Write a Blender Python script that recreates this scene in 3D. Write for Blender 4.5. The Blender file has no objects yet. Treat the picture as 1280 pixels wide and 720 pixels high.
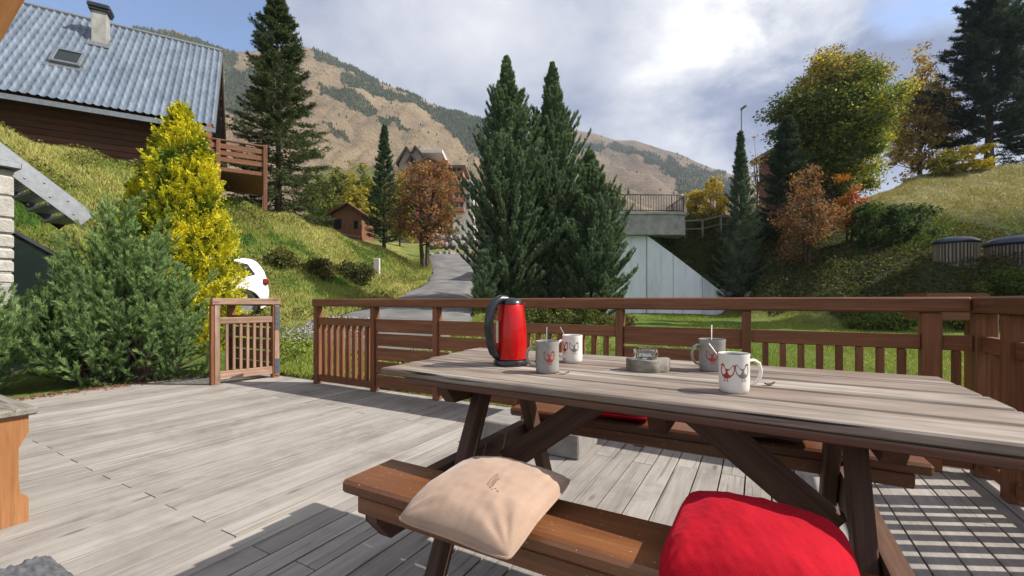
import bpy, math, random
import numpy as np
from mathutils import Vector, Matrix, noise as mnoise
RNG = np.random.default_rng(7)
random.seed(7)
SC = bpy.context.scene
COL = SC.collection
HAZE = .00018
F_, HY, CAMH = 548.0, 376.0, 0.97            # focal length in photo pixels, horizon row, eye height

def P(px, py, d):                             # photo measurement -> point at depth d
    return Vector(((px - 640) / F_ * d, d, CAMH - (py - HY) / F_ * d))
def G(px, py, z=0.0):                         # photo measurement -> point on a level plane
    return P(px, py, F_ * (CAMH - z) / (py - HY))
VD = Vector((308 / F_, 1, 0)).normalized()    # along the deck boards
UD = Vector((VD.y, -VD.x, 0))                 # across them
def UV(u, v, z=0.0):
    w = UD * u + VD * v
    return Vector((w.x, w.y, z))
RUV = Matrix((UD, VD, Vector((0, 0, 1)))).transposed()   # columns = u, v, z axes
YAW = math.atan2(UD.y, UD.x)

# ------------------------------------------------------------------ objects
def props(o, label=None, cat=None, group=None, kind=None):
    if label: o['label'] = label
    if cat: o['category'] = cat
    if group: o['group'] = group
    if kind: o['kind'] = kind
    return o
def empty(name, loc, label, cat, group=None, rz=0.0):
    o = bpy.data.objects.new(name, None); COL.objects.link(o)
    o.empty_display_size = 0.1
    o.location = loc; o.rotation_euler = (0, 0, rz)
    return props(o, label, cat, group)
def copy_tree(o, parent=None):
    c = o.copy(); COL.objects.link(c)
    if parent: c.parent = parent
    for ch in [x for x in bpy.data.objects if x.parent == o]:
        copy_tree(ch, c)
    return c
def origin(o):
    v = Vector((0, 0, 0))
    while o is not None:
        v += o.location; o = o.parent
    return v

_T = {}
def _boxtpl():
    if 'b' in _T: return _T['b']
    idx = {}; S = []; K = []
    for sx in (-1, 1):
        for sy in (-1, 1):
            for sz in (-1, 1):
                for k in range(3):
                    idx[(sx, sy, sz, k)] = len(S); S.append((sx, sy, sz)); K.append(k)
    S = np.array(S, float); K = np.array(K)
    pos = S * np.where(np.arange(3)[None, :] == K[:, None], 1.0, 0.8)
    fs = []
    for k in range(3):
        a, b = [i for i in range(3) if i != k]
        for s in (-1, 1):
            q = []
            for sa, sb in ((-1, -1), (1, -1), (1, 1), (-1, 1)):
                t = [0, 0, 0]; t[k] = s; t[a] = sa; t[b] = sb; q.append(idx[(*t, k)])
            fs.append(q)
    for k in range(3):
        for l in range(k + 1, 3):
            m = 3 - k - l
            for sk in (-1, 1):
                for sl in (-1, 1):
                    q = []
                    for who, sm in ((k, -1), (k, 1), (l, 1), (l, -1)):
                        t = [0, 0, 0]; t[k] = sk; t[l] = sl; t[m] = sm; q.append(idx[(*t, who)])
                    fs.append(q)
    for sx in (-1, 1):
        for sy in (-1, 1):
            for sz in (-1, 1):
                fs.append([idx[(sx, sy, sz, k)] for k in range(3)])
    out = []
    for f in fs:
        p = pos[f]; n = np.cross(p[1] - p[0], p[2] - p[0])
        out.append(f if n @ p.mean(0) > 0 else f[::-1])
    _T['b'] = (S, K, out)
    return _T['b']

class MB:
    """collects shapes; build() links them as ONE mesh object"""
    def __init__(s):
        s.V = []; s.F = []; s.GC = []; s.T = []; s.SM = []; s.n = 0
    def add(s, V, F, gc=None, tint=None, smooth=False):
        V = np.asarray(V, float)
        s.V.append(V); o = s.n
        s.F.extend([[i + o for i in f] for f in F]); s.SM.extend([smooth] * len(F))
        s.GC.append(np.asarray(gc, float) if gc is not None else V.copy())
        s.T.append(np.full(len(V), random.random() if tint is None else tint)); s.n += len(V)
        return s
    def box(s, c, size, rot=None, ch=0.004, long=None, tint=None):
        S, K, Fs = _boxtpl()
        h = np.array(size, float) / 2
        b = min(ch, h.min() * 0.45)
        L = S * (h[None, :] - np.where(np.arange(3)[None, :] == K[:, None], 0, b))
        if long is None: long = int(np.argmax(h))
        order = [long] + [i for i in range(3) if i != long]
        gc = L[:, order] + np.array([random.uniform(0, 50), random.uniform(0, 50), random.uniform(0, 50)])
        R = np.array(rot) if rot is not None else np.eye(3)
        return s.add(L @ R[:3, :3].T + np.array(c)[:3], Fs, gc, tint)
    def beam(s, a, b, w, h, up=(0, 0, 1), ch=0.004, tint=None):
        a = Vector(a); b = Vector(b); d = b - a; L = d.length; x = d / L
        up = Vector(up)
        y = up.cross(x)
        if y.length < 1e-6: y = Vector((0, 1, 0)).cross(x)
        y.normalize(); z = x.cross(y)
        return s.box((a + b) / 2, (L, w, h), Matrix((x, y, z)).transposed(), ch, 0, tint)
    def uvbox(s, u0, u1, v0, v1, z0, z1, ch=0.004, tint=None, long=None):
        return s.box(UV((u0 + u1) / 2, (v0 + v1) / 2, (z0 + z1) / 2), (u1 - u0, v1 - v0, z1 - z0), RUV, ch, long, tint)
    def tube(s, pts, r, n=8, cap=True, flat=(1, 1), tint=None):
        pts = [Vector(p) for p in pts]; m = len(pts)
        r = [r] * m if isinstance(r, (int, float)) else list(r)
        V = []; GC = []; nrm = None; acc = 0; off = random.uniform(0, 50)
        for i, p in enumerate(pts):
            t = (pts[min(i + 1, m - 1)] - pts[max(i - 1, 0)]).normalized()
            if nrm is None:
                nrm = t.orthogonal().normalized() if abs(t.z) > 0.95 else Vector((0, 0, 1)).cross(t).normalized()
            nrm = (nrm - t * nrm.dot(t)).normalized(); bn = t.cross(nrm)
            if i: acc += (p - pts[i - 1]).length
            for k in range(n):
                a = 2 * math.pi * k / n
                V.append(p + nrm * (math.cos(a) * r[i] * flat[0]) + bn * (math.sin(a) * r[i] * flat[1]))
                GC.append((acc + off, math.cos(a) * r[i], math.sin(a) * r[i]))
        Fs = [[i * n + k, i * n + (k + 1) % n, (i + 1) * n + (k + 1) % n, (i + 1) * n + k] for i in range(m - 1) for k in range(n)]
        if cap:
            Fs.append([k for k in range(n)][::-1]); Fs.append([(m - 1) * n + k for k in range(n)])
        return s.add([tuple(v) for v in V], Fs, GC, tint, True)
    def lathe(s, prof, c=(0, 0, 0), n=48, closed=False, tint=None, sx=1.0, sy=1.0):
        V = []; c = Vector(c)
        for (r, z) in prof:
            for k in range(n):
                a = 2 * math.pi * k / n
                V.append((c.x + r * sx * math.cos(a), c.y + r * sy * math.sin(a), c.z + z))
        m = len(prof)
        Fs = [[i * n + k, i * n + (k + 1) % n, (i + 1) * n + (k + 1) % n, (i + 1) * n + k] for i in range(m - 1) for k in range(n)]
        if prof[0][0] > 1e-4: Fs.append(list(range(n))[::-1])
        if prof[-1][0] > 1e-4: Fs.append([(m - 1) * n + k for k in range(n)])
        return s.add(V, Fs, None, tint, True)
    def prism(s, poly, o, ax, ay, d, tint=None):
        """polygon (list of 2D, counter-clockwise seen against d) in plane o+ax,ay extruded by vector d"""
        o = Vector(o); ax = Vector(ax); ay = Vector(ay); d = Vector(d); n = len(poly)
        A = [o + ax * p[0] + ay * p[1] for p in poly]
        V = [tuple(v) for v in A] + [tuple(v + d) for v in A]
        flip = ax.cross(ay).dot(d) > 0
        area = sum(poly[i][0] * poly[(i + 1) % n][1] - poly[(i + 1) % n][0] * poly[i][1] for i in range(n))
        if area < 0: flip = not flip
        f0 = list(range(n)); f1 = [n + i for i in range(n)]
        Fs = [f0[::-1], f1] + [[i, (i + 1) % n, n + (i + 1) % n, n + i] for i in range(n)]
        if not flip: Fs = [f[::-1] for f in Fs]
        sw = (max(p[1] for p in poly) - min(p[1] for p in poly)) > (max(p[0] for p in poly) - min(p[0] for p in poly))
        gc = [((p[1], p[0]) if sw else (p[0], p[1])) + (z,) for z in (0, d.length) for p in poly]
        return s.add(V, Fs, gc, tint)
    def build(s, name, mat, parent=None, loc=None, local=False, label=None, cat=None, group=None, kind=None):
        V = np.concatenate(s.V) if s.V else np.zeros((0, 3))
        o = bpy.data.objects.new(name, bpy.data.meshes.new(name)); COL.objects.link(o)
        if loc is not None: o.location = loc
        if parent is not None: o.parent = parent
        if not local:
            V = V - np.array(origin(o))
        me = o.data
        me.from_pydata(V.tolist(), [], s.F)
        me.polygons.foreach_set('use_smooth', s.SM)
        a = me.attributes.new('gc', 'FLOAT_VECTOR', 'POINT'); a.data.foreach_set('vector', np.concatenate(s.GC).astype(np.float32).ravel())
        t = me.attributes.new('tint', 'FLOAT', 'POINT'); t.data.foreach_set('value', np.concatenate(s.T).astype(np.float32))
        if any(s.SM):
            try: me.set_sharp_from_angle(angle=math.radians(38))
            except Exception: pass
        if mat: me.materials.append(mat)
        me.update()
        return props(o, label, cat, group, kind)

def fast_mesh(name, V, Fv, mat, parent=None, loc=None, col=None, smooth=False, local=False, **kw):
    """big meshes: V (n,3), Fv (m,k) of one face size, col (n,3)"""
    V = np.asarray(V, np.float64); Fv = np.asarray(Fv, np.int32)
    o = bpy.data.objects.new(name, bpy.data.meshes.new(name)); COL.objects.link(o)
    if loc is not None: o.location = loc
    if parent is not None: o.parent = parent
    if not local: V = V - np.array(origin(o))[None, :]
    me = o.data; m, k = Fv.shape
    me.vertices.add(len(V)); me.vertices.foreach_set('co', V.astype(np.float32).ravel())
    me.loops.add(m * k); me.loops.foreach_set('vertex_index', Fv.ravel())
    me.polygons.add(m); me.polygons.foreach_set('loop_start', np.arange(0, m * k, k, dtype=np.int32))
    me.polygons.foreach_set('use_smooth', np.full(m, smooth))
    if col is not None:
        c4 = np.ones((len(V), 4), np.float32); c4[:, :3] = col
        a = me.attributes.new('col', 'FLOAT_COLOR', 'POINT'); a.data.foreach_set('color', c4.ravel())
    me.materials.append(mat); me.update(calc_edges=True); me.validate()
    return props(o, kw.get('label'), kw.get('cat'), kw.get('group'), kw.get('kind'))

# ------------------------------------------------------------------ materials
class NT:
    def __init__(s, name):
        s.m = bpy.data.materials.new(name); s.m.use_nodes = True
        s.t = s.m.node_tree; s.t.nodes.clear()
        s.out = s.t.nodes.new('ShaderNodeOutputMaterial')
    def n(s, typ, ins=None, **at):
        nd = s.t.nodes.new('ShaderNode' + typ)
        for k, v in at.items(): setattr(nd, k, v)
        for k, v in (ins or {}).items():
            sk = nd.inputs[k]
            if isinstance(v, bpy.types.NodeSocket): s.t.links.new(v, sk)
            else: sk.default_value = v
        return nd
    def attr(s, name): return s.n('Attribute', attribute_name=name)
    def noise(s, vec, scale, detail=4, rough=0.55, dist=0.0):
        ins = {'Scale': scale, 'Detail': detail, 'Roughness': rough, 'Distortion': dist}
        if vec is not None: ins['Vector'] = vec
        return s.n('TexNoise', ins).outputs['Fac']
    def ramp(s, fac, stops, interp='LINEAR'):
        nd = s.n('ValToRGB', {'Fac': fac}); cr = nd.color_ramp; cr.interpolation = interp
        while len(cr.elements) < len(stops): cr.elements.new(0.5)
        for e, (p, c) in zip(cr.elements, stops):
            e.position = p; e.color = (*c, 1) if len(c) == 3 else c
        return nd.outputs['Color']
    def math(s, op, a, b=0.0, clamp=False):
        return s.n('Math', {0: a, 1: b}, operation=op, use_clamp=clamp).outputs[0]
    def mix(s, fac, a, b, mode='MIX'):
        nd = s.t.nodes.new('ShaderNodeMix'); nd.data_type = 'RGBA'; nd.blend_type = mode
        for k, v in ((0, fac), (6, a), (7, b)):
            if isinstance(v, bpy.types.NodeSocket): s.t.links.new(v, nd.inputs[k])
            elif k == 0: nd.inputs[0].default_value = v
            else: nd.inputs[k].default_value = (*v, 1) if len(v) == 3 else v
        return nd.outputs[2]
    def mapv(s, vec, scale, loc=(0, 0, 0)):
        return s.n('Mapping', {'Vector': vec, 'Scale': scale, 'Location': loc}).outputs[0]
    def bump(s, h, strength=0.3, dist=0.01):
        return s.n('Bump', {'Height': h, 'Strength': strength, 'Distance': dist}).outputs[0]
    def pr(s, base, rough=0.6, metal=0.0, normal=None, **k):
        ins = {'Base Color': base if isinstance(base, bpy.types.NodeSocket) else (*base, 1), 'Roughness': rough, 'Metallic': metal}
        if normal is not None: ins['Normal'] = normal
        ins.update(k)
        nd = s.n('BsdfPrincipled', ins)
        return s.done(nd.outputs[0])
    def done(s, sh):
        s.t.links.new(sh, s.out.inputs['Surface']); return s.m

def wood(name, dark, mid, light, rough=0.6, grain=1.0, cracks=0.0, speck=0.0, tintamt=0.25, bump=0.35, spec=0.3, blotch=None):
    k = NT(name); g = k.attr('gc').outputs['Vector']; t = k.attr('tint').outputs['Fac']
    v1 = k.mapv(g, (1.6, 26 * grain, 26 * grain)); v2 = k.mapv(g, (5, 150 * grain, 150 * grain))
    n1 = k.noise(v1, 1.0, 5, 0.6, 0.6); n2 = k.noise(v2, 1.0, 3, 0.6)
    f = k.math('ADD', k.math('MULTIPLY', n1, 0.68), k.math('MULTIPLY', n2, 0.32))
    c = k.ramp(f, [(0.30, dark), (0.5, mid), (0.68, light)])
    if blotch:
        nb = k.noise(k.mapv(g, (1.2, 5, 5)), 1.0, 4, 0.6)
        c = k.mix(k.ramp(nb, [(0.45, (0, 0, 0)), (0.66, (1, 1, 1))]), c, blotch)
    h = f
    if cracks > 0:
        n3 = k.noise(k.mapv(g, (1.1, 55, 55), (7, 3, 1)), 1.0, 3, 0.5, 0.4)
        cm = k.ramp(n3, [(0.33, (1, 1, 1)), (0.37, (0, 0, 0))])
        c = k.mix(k.math('MULTIPLY', cm, cracks), c, tuple(x * 0.22 for x in dark))
        h = k.math('SUBTRACT', f, k.math('MULTIPLY', cm, 1.2 * cracks))
    if speck > 0:
        n4 = k.noise(k.mapv(g, (90, 160, 160)), 1.0, 2, 0.7)
        sm = k.ramp(n4, [(0.69, (0, 0, 0)), (0.74, (1, 1, 1))])
        c = k.mix(k.math('MULTIPLY', sm, speck), c, (0.62, 0.52, 0.42))
    if cracks > .4:
        ob = k.n('TexCoord').outputs['Object']; st = k.noise(ob, 1.7, 6, .65, .5); st2 = k.noise(ob, 9, 4, .6)
        sv = k.ramp(k.math('ADD', k.math('MULTIPLY', st, .75), k.math('MULTIPLY', st2, .25)), [(.34, (.74, .72, .70)), (.5, (1, 1, 1)), (.66, (1.1, 1.09, 1.07))])
        c = k.mix(1.0, c, sv, 'MULTIPLY')
        vo = k.n('TexVoronoi', {'Vector': k.mapv(g, (2.1, 7.5, 7.5)), 'Scale': 1.0}).outputs['Distance']
        kn = k.ramp(vo, [(.05, (1, 1, 1)), (.13, (0, 0, 0))])
        c = k.mix(k.math('MULTIPLY', kn, .7), c, tuple(x * .45 for x in dark))
    tm = k.math('ADD', k.math('MULTIPLY', t, tintamt * 2), 1 - tintamt)
    c = k.mix(1.0, c, k.n('CombineColor', {0: tm, 1: tm, 2: tm}).outputs[0], 'MULTIPLY')
    return k.pr(c, rough, 0.0, k.bump(h, bump, 0.004), **{'Specular IOR Level': spec})

def leafmat(name, transl=0.3, rough=0.55, spec=0.25):
    k = NT(name); c = k.attr('col').outputs['Color']
    p = k.n('BsdfPrincipled', {'Base Color': c, 'Roughness': rough, 'Specular IOR Level': spec})
    tc = k.mix(1.0, c, (1.25, 1.2, 0.6), 'MULTIPLY')
    tr = k.n('BsdfTranslucent', {'Color': tc})
    return k.done(k.n('MixShader', {0: transl, 1: p.outputs[0], 2: tr.outputs[0]}).outputs[0])

def simple(name, base, rough=0.5, metal=0.0, var=0.12, scale=6.0, bump=0.0, **kw):
    k = NT(name); co = k.n('TexCoord').outputs['Object']
    n = k.noise(co, scale, 5, 0.6)
    a = tuple(x * (1 - var) for x in base); b = tuple(min(1, x * (1 + var)) for x in base)
    c = k.ramp(n, [(0.3, a), (0.7, b)])
    rr = k.math('ADD', k.math('MULTIPLY', n, 0.16), rough - 0.08)
    nm = k.bump(k.noise(co, scale * 8, 4, 0.6), bump, 0.004) if bump else None
    return k.pr(c, rr, metal, nm, **kw)

M = {}
M['deck'] = wood('weathered_decking', (0.195, 0.172, 0.15), (0.268, 0.243, 0.218), (0.32, 0.295, 0.268), 0.78, 0.9, 0.45, 0, 0.15, 0.4, 0.2)
M['table'] = wood('weathered_table_wood', (0.07, 0.046, 0.034), (0.245, 0.205, 0.17), (0.40, 0.36, 0.315), 0.74, 0.62, 1.0, 0, 0.14, 0.7, 0.25, (0.16, 0.112, 0.086))
M['darkwood'] = wood('dark_stained_wood', (0.05, 0.024, 0.016), (0.088, 0.043, 0.028), (0.14, 0.075, 0.05), 0.6, 1, 0.3, 0, 0.2, 0.3, 0.3)
M['bench'] = wood('varnished_bench_wood', (0.10, 0.036, 0.014), (0.175, 0.068, 0.026), (0.24, 0.102, 0.04), 0.36, 1, 0.2, 0.8, 0.1, 0.2, 0.5, (0.115, 0.04, 0.015))
M['rail'] = wood('red_brown_railing_wood', (0.11, 0.04, 0.017), (0.18, 0.07, 0.03), (0.26, 0.112, 0.052), 0.6, 1, 0.25, 0, 0.16, 0.25, 0.3)
M['railtop'] = M['rail']
M['gate'] = wood('faded_gate_wood', (0.17, 0.095, 0.065), (0.29, 0.18, 0.125), (0.42, 0.30, 0.23), 0.7, 1, 0.5, 0, 0.2, 0.4, 0.25)
M['orangewood'] = wood('honey_coloured_wood', (0.22, 0.09, 0.032), (0.31, 0.138, 0.052), (0.38, 0.185, 0.08), 0.5, 0.7, 0.15, 0, 0.1, 0.15, 0.35)
M['greywood'] = wood('grey_plank_wood', (0.12, 0.105, 0.085), (0.2, 0.18, 0.15), (0.3, 0.27, 0.23), 0.8, 1, 0.6, 0, 0.15, 0.5, 0.2)
M['housewood'] = wood('brown_chalet_cladding', (0.05, 0.02, 0.012), (0.085, 0.034, 0.02), (0.12, 0.05, 0.03), 0.65, 0.8, 0.3, 0, 0.25, 0.3, 0.25)
M['hutwood'] = wood('hut_cladding', (0.12, 0.05, 0.028), (0.19, 0.085, 0.045), (0.25, 0.12, 0.07), 0.7, 0.5, 0.3, 0, 0.25, 0.2, 0.2)
M['bark'] = wood('tree_bark', (0.035, 0.025, 0.018), (0.075, 0.055, 0.04), (0.13, 0.1, 0.08), 0.9, 0.25, 0.5, 0, 0.15, 0.8, 0.1)
M['leaf'] = leafmat('broad_leaves', 0.34, 0.65, 0.12)
M['needle'] = leafmat('conifer_needles', 0.28, 0.75, 0.08)
M['grassblade'] = leafmat('grass_blades', 0.3, 0.6, 0.2)
M['concrete'] = simple('weathered_concrete', (0.30, 0.285, 0.265), 0.85, 0, 0.3, 3.0, 0.4)
M['block'] = simple('concrete_block', (0.20, 0.185, 0.165), 0.9, 0, 0.28, 9.0, 0.5)
k = NT('white_painted_concrete'); co = k.n('TexCoord').outputs['Object']
n1 = k.noise(k.mapv(co, (2.2, 2.2, .25)), 1.0, 5, .65); n2 = k.noise(co, .7, 5, .6)
M['whitewall'] = k.pr(k.mix(k.ramp(n2, [(.5, (0, 0, 0)), (.8, (.5, .5, .5))]), k.ramp(n1, [(.3, (.5, .51, .54)), (.5, (.73, .745, .79)), (.7, (.78, .79, .84))]), (.55, .56, .58)), .8, 0, k.bump(n1, .1, .01))
M['steel'] = simple('galvanised_steel', (0.23, 0.24, 0.255), 0.5, 0.75, 0.15, 14, 0.05)
M['darkmetal'] = simple('dark_metal', (0.045, 0.045, 0.05), 0.45, 0.6, 0.2, 8)
M['strap'] = simple('hinge_steel', (0.11, 0.115, 0.135), 0.5, 0.5, 0.2, 20)
M['blackplastic'] = simple('black_plastic', (0.012, 0.012, 0.014), 0.22, 0, 0.1, 10, 0, **{'Specular IOR Level': 0.6})
M['redmetal'] = simple('red_metallic_enamel', (0.50, 0.005, 0.004), 0.3, 0.25, 0.04, 6, 0, **{'Coat Weight': 0.35, 'Coat Roughness': 0.1, 'Specular IOR Level': 0.3})
M['chrome'] = simple('polished_steel', (0.6, 0.6, 0.6), 0.16, 1.0, 0.05, 10)
M['mugwhite'] = simple('white_stoneware', (0.72, 0.68, 0.62), 0.25, 0, 0.05, 30, 0, **{'Specular IOR Level': 0.5})
M['muggrey'] = simple('grey_stoneware', (0.27, 0.255, 0.235), 0.28, 0, 0.07, 30, 0, **{'Specular IOR Level': 0.5})
M['coffee'] = simple('coffee', (0.02, 0.009, 0.005), 0.06, 0, 0.1, 10)
M['printred'] = simple('red_print', (0.33, 0.025, 0.02), 0.4, 0, 0.35, 240)
M['printgrey'] = simple('grey_print', (0.17, 0.155, 0.14), 0.4, 0, 0.4, 240)
M['rubber'] = simple('black_rubber', (0.018, 0.018, 0.019), 0.8, 0, 0.2, 10)
M['carwhite'] = simple('white_car_paint', (0.78, 0.79, 0.8), 0.25, 0, 0.02, 2, 0, **{'Coat Weight': 0.6, 'Coat Roughness': 0.05})
M['carglass'] = simple('tinted_car_glass', (0.012, 0.014, 0.017), 0.06, 0, 0.1, 2)
M['tail'] = simple('red_tail_lamp', (0.2, 0.008, 0.01), 0.15, 0, 0.2, 20)
M['alloy'] = simple('alloy_wheel', (0.5, 0.5, 0.51), 0.3, 0.8, 0.08, 10)
M['asphalt'] = None
def glassmat(name, col, rough=0.02):
    k = NT(name); return k.pr(col, rough, 0.0, None, **{'Transmission Weight': 1.0, 'IOR': 1.5})
M['glass'] = glassmat('clear_glass', (0.95, 0.97, 0.97))
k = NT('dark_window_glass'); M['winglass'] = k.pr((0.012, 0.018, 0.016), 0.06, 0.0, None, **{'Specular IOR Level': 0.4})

# cloth
def cloth(name, base, rough, sheen, wv=900, bump=0.25, var=0.08, stint=(1, 1, 1)):
    k = NT(name); co = k.n('TexCoord').outputs['Object']
    n1 = k.noise(co, 14, 5, 0.6); n2 = k.noise(co, wv, 2, 0.6)
    f = k.math('ADD', k.math('MULTIPLY', n1, 0.6), k.math('MULTIPLY', n2, 0.4))
    c = k.ramp(f, [(0.3, tuple(x * (1 - var * 2) for x in base)), (0.7, tuple(x * (1 + var) for x in base))])
    return k.pr(c, rough, 0, k.bump(f, bump, 0.002), **{'Sheen Weight': sheen, 'Sheen Roughness': 0.4, 'Sheen Tint': (*stint, 1), 'Specular IOR Level': 0.1})
M['beige'] = cloth('beige_cotton', (0.37, 0.255, 0.185), 0.9, 0.3, 420, 0.55, 0.1)
M['redfluff'] = cloth('red_plush', (0.36, 0.005, 0.014), 0.9, 0.45, 420, 0.8, 0.16, (.75, .05, .09))
M['brownfab'] = cloth('brown_cotton', (0.085, 0.042, 0.03), 0.9, 0.2, 700)
M['thread'] = simple('dark_thread', (0.14, 0.09, 0.065), 0.9)
k = NT('grey_rattan'); g = k.attr('gc').outputs['Vector']
M['rattan'] = k.pr(k.ramp(k.noise(g, 30, 4, 0.6), [(0.3, (0.085, 0.085, 0.088)), (0.7, (0.2, 0.2, 0.205))]), 0.55)
# stone
k = NT('pale_stone'); co = k.n('TexCoord').outputs['Object']; t = k.attr('tint').outputs['Fac']
n1 = k.noise(co, 5, 6, 0.65); n2 = k.noise(co, 30, 5, 0.7)
c = k.ramp(k.math('ADD', k.math('MULTIPLY', n1, 0.6), k.math('MULTIPLY', n2, 0.4)), [(0.3, (0.26, 0.235, 0.2)), (0.5, (0.42, 0.395, 0.355)), (0.7, (0.55, 0.53, 0.49))])
tm = k.math('ADD', k.math('MULTIPLY', t, 0.35), 0.75)
M['stone'] = k.pr(k.mix(1.0, c, k.n('CombineColor', {0: tm, 1: tm, 2: tm}).outputs[0], 'MULTIPLY'), 0.9, 0, k.bump(k.math('ADD', n1, n2), 0.7, 0.03))
k = NT('boulder_stone'); co = k.n('TexCoord').outputs['Object']
n1 = k.noise(co, 2.2, 6, 0.65)
M['boulder'] = k.pr(k.ramp(n1, [(0.3, (0.1, 0.095, 0.085)), (0.6, (0.26, 0.245, 0.225)), (0.75, (0.38, 0.36, 0.33))]), 0.9, 0, k.bump(k.noise(co, 9, 6, 0.7), 0.8, 0.06))
# ------------------------------------------------------------------ terrain
def zz(py, d): return CAMH - (py - HY) / F_ * d
_C = {
 -600: [(6, 0), (8, .5), (11, 5), (20, 6), (60, 9)],
 0: [(6, -.05), (7.6, .3), (11.6, zz(162, 11.6)), (20, 6), (60, 9)],
 100: [(6, -.05), (8, .4), (12.7, zz(190, 12.7)), (20, 6), (60, 9)],
 200: [(6.5, 0), (9, .45), (14, zz(212, 14)), (22, 6), (60, 9)],
 300: [(6.5, 0), (11.2, .5), (12.2, .7), (16.8, zz(251, 16.8)), (25, 5.6), (60, 9)],
 365: [(6.5, 0), (11.2, .5), (12.2, .65), (19.5, zz(269, 19.5)), (28, 5.5), (60, 9)],
 410: [(6.5, 0), (11.5, .5), (13.4, .8), (22, zz(287, 22)), (30, 5.5), (60, 9)],
 470: [(6, 0), (12, .5), (16.8, 1.1), (25.5, zz(309, 25.5)), (31, 5.2), (60, 9)],
 520: [(6, 0), (13, .6), (20, 1.6), (22.5, zz(352, 22.5)), (27.5, zz(329, 27.5)), (35, 4.6), (60, 9)],
 545: [(6, 0), (13, .6), (24, 2.33), (31, zz(319, 31)), (40, 5.5), (60, 9)],
 590: [(6, -.05), (13, .55), (24, 2.25), (31, zz(321, 31)), (40, 5.5), (60, 8)],
 650: [(6, -.1), (15, .45), (25, 2.0), (31, 3.6), (60, 6)],
 720: [(6, -.15), (15, .35), (22.3, .5), (22.8, 1.2), (31, 3), (60, 6)],
 778: [(6, -.18), (14, .12), (22.35, .33), (22.8, 5.0), (30, 5.7), (60, 7)],
 818: [(6, -.18), (14, .1), (22.35, .33), (22.75, 4.9), (24.5, 5.4), (30, 5.8), (60, 7)],
 835: [(6, -.18), (14, .1), (22.35, .33), (22.7, 3.3), (23.2, 4.2), (24.6, 5.4), (30, 6), (60, 7)],
 858: [(6, -.18), (14, .1), (22.35, .33), (22.6, 2.45), (23.5, 4.5), (25, 5.5), (30, 6.1), (60, 7)],
 900: [(6, -.2), (14, .08), (22.3, .3), (22.55, .95), (23.9, 4.6), (26, 6.2), (30, 6.4), (60, 7)],
 925: [(6, -.2), (13, .0), (20.5, .25), (21.6, .7), (24, zz(300, 24)), (26.5, 6.1), (60, 7)],
 960: [(6, -.2), (13, .0), (18.5, .2), (21, zz(335, 21)), (24, zz(290, 24)), (28, 6.4), (60, 8)],
 1050: [(6, -.2), (12, -.02), (16, .05), (19, zz(325, 19)), (22.5, 4.3), (26, 5.8), (30, 7), (60, 9)],
 1100: [(6, -.2), (11, -.05), (15, .02), (18.5, zz(325, 18.5)), (22, 4.6), (26, zz(248, 26)), (30, 8.3), (60, 11)],
 1150: [(6, -.2), (11, -.05), (14.5, -.0), (16.6, 2.25), (17.8, 2.5), (23, 5.6), (28, 8.3), (32, zz(219, 32)), (60, 12)],
 1280: [(6, -.2), (10, -.05), (13.5, .05), (15.5, 1.85), (16.1, 2.2), (17.3, zz(331, 17.3)), (23, 5.75), (32, zz(205, 32)), (60, 13.5)],
 1600: [(6, -.2), (10, -.05), (12.5, .0), (14, 1.8), (16, 2.4), (22, 5.8), (31, 10.9), (60, 14)],
 2200: [(6, -.2), (10, -.05), (12.5, .0), (14, 1.8), (16, 2.4), (22, 5.8), (31, 10.9), (60, 14)],
}
_PX = np.array(sorted(_C)); _DS = np.concatenate([np.arange(0, 40, .1), np.arange(40, 400, 4)])
_TAB = np.stack([np.interp(_DS, [d for d, z in _C[p]], [z for d, z in _C[p]]) for p in _PX])
def ground(x, y):
    x = np.atleast_1d(np.asarray(x, float)); y = np.atleast_1d(np.asarray(y, float))
    d = np.maximum(y, 5.6); px = np.clip(640 + F_ * x / d, _PX[0], _PX[-1] - 1e-3)
    i = np.clip(np.searchsorted(_PX, px, side='right') - 1, 0, len(_PX) - 2)
    w = (px - _PX[i]) / (_PX[i + 1] - _PX[i]); w = w * w * (3 - 2 * w) * .5 + w * .5
    j = np.clip(np.searchsorted(_DS, d, side='right') - 1, 0, len(_DS) - 2)
    q = np.clip((d - _DS[j]) / (_DS[j + 1] - _DS[j]), 0, 1)
    za = _TAB[i, j] * (1 - q) + _TAB[i, j + 1] * q; zb = _TAB[i + 1, j] * (1 - q) + _TAB[i + 1, j + 1] * q
    z = za * (1 - w) + zb * w
    return z
def gz(x, y): return float(ground(x, y)[0])
def gp(px, d):                                   # point of the ground in a viewing column
    x = (px - 640) / F_ * d
    return Vector((x, d, gz(x, d)))
_RD = np.array([7.0, 7.6, 9, 10.5, 12, 14, 17, 21, 25, 31, 36])
_RL = np.array([440, 425, 392, 384, 424, 464, 502, 533, 541, 536, 546]); _RR = np.array([540, 545, 560, 575, 590, 590, 590, 592, 594, 594, 592])
def roadmask(x, y, pad=0.0):
    px = 640 + F_ * x / np.maximum(y, 1); pp = pad * F_ / np.maximum(y, 1)
    return (y > 7.2) & (y < 36) & (px > np.interp(y, _RD, _RL) - pp) & (px < np.interp(y, _RD, _RR) + pp)
def deckmask(x, y, m=0.0):
    u = x * UD.x + y * UD.y; v = x * VD.x + y * VD.y
    return (u > -6.45 - m) & (u < 1.16 + m) & (v < 3.5 + m) & (v > -3 - m)
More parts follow.
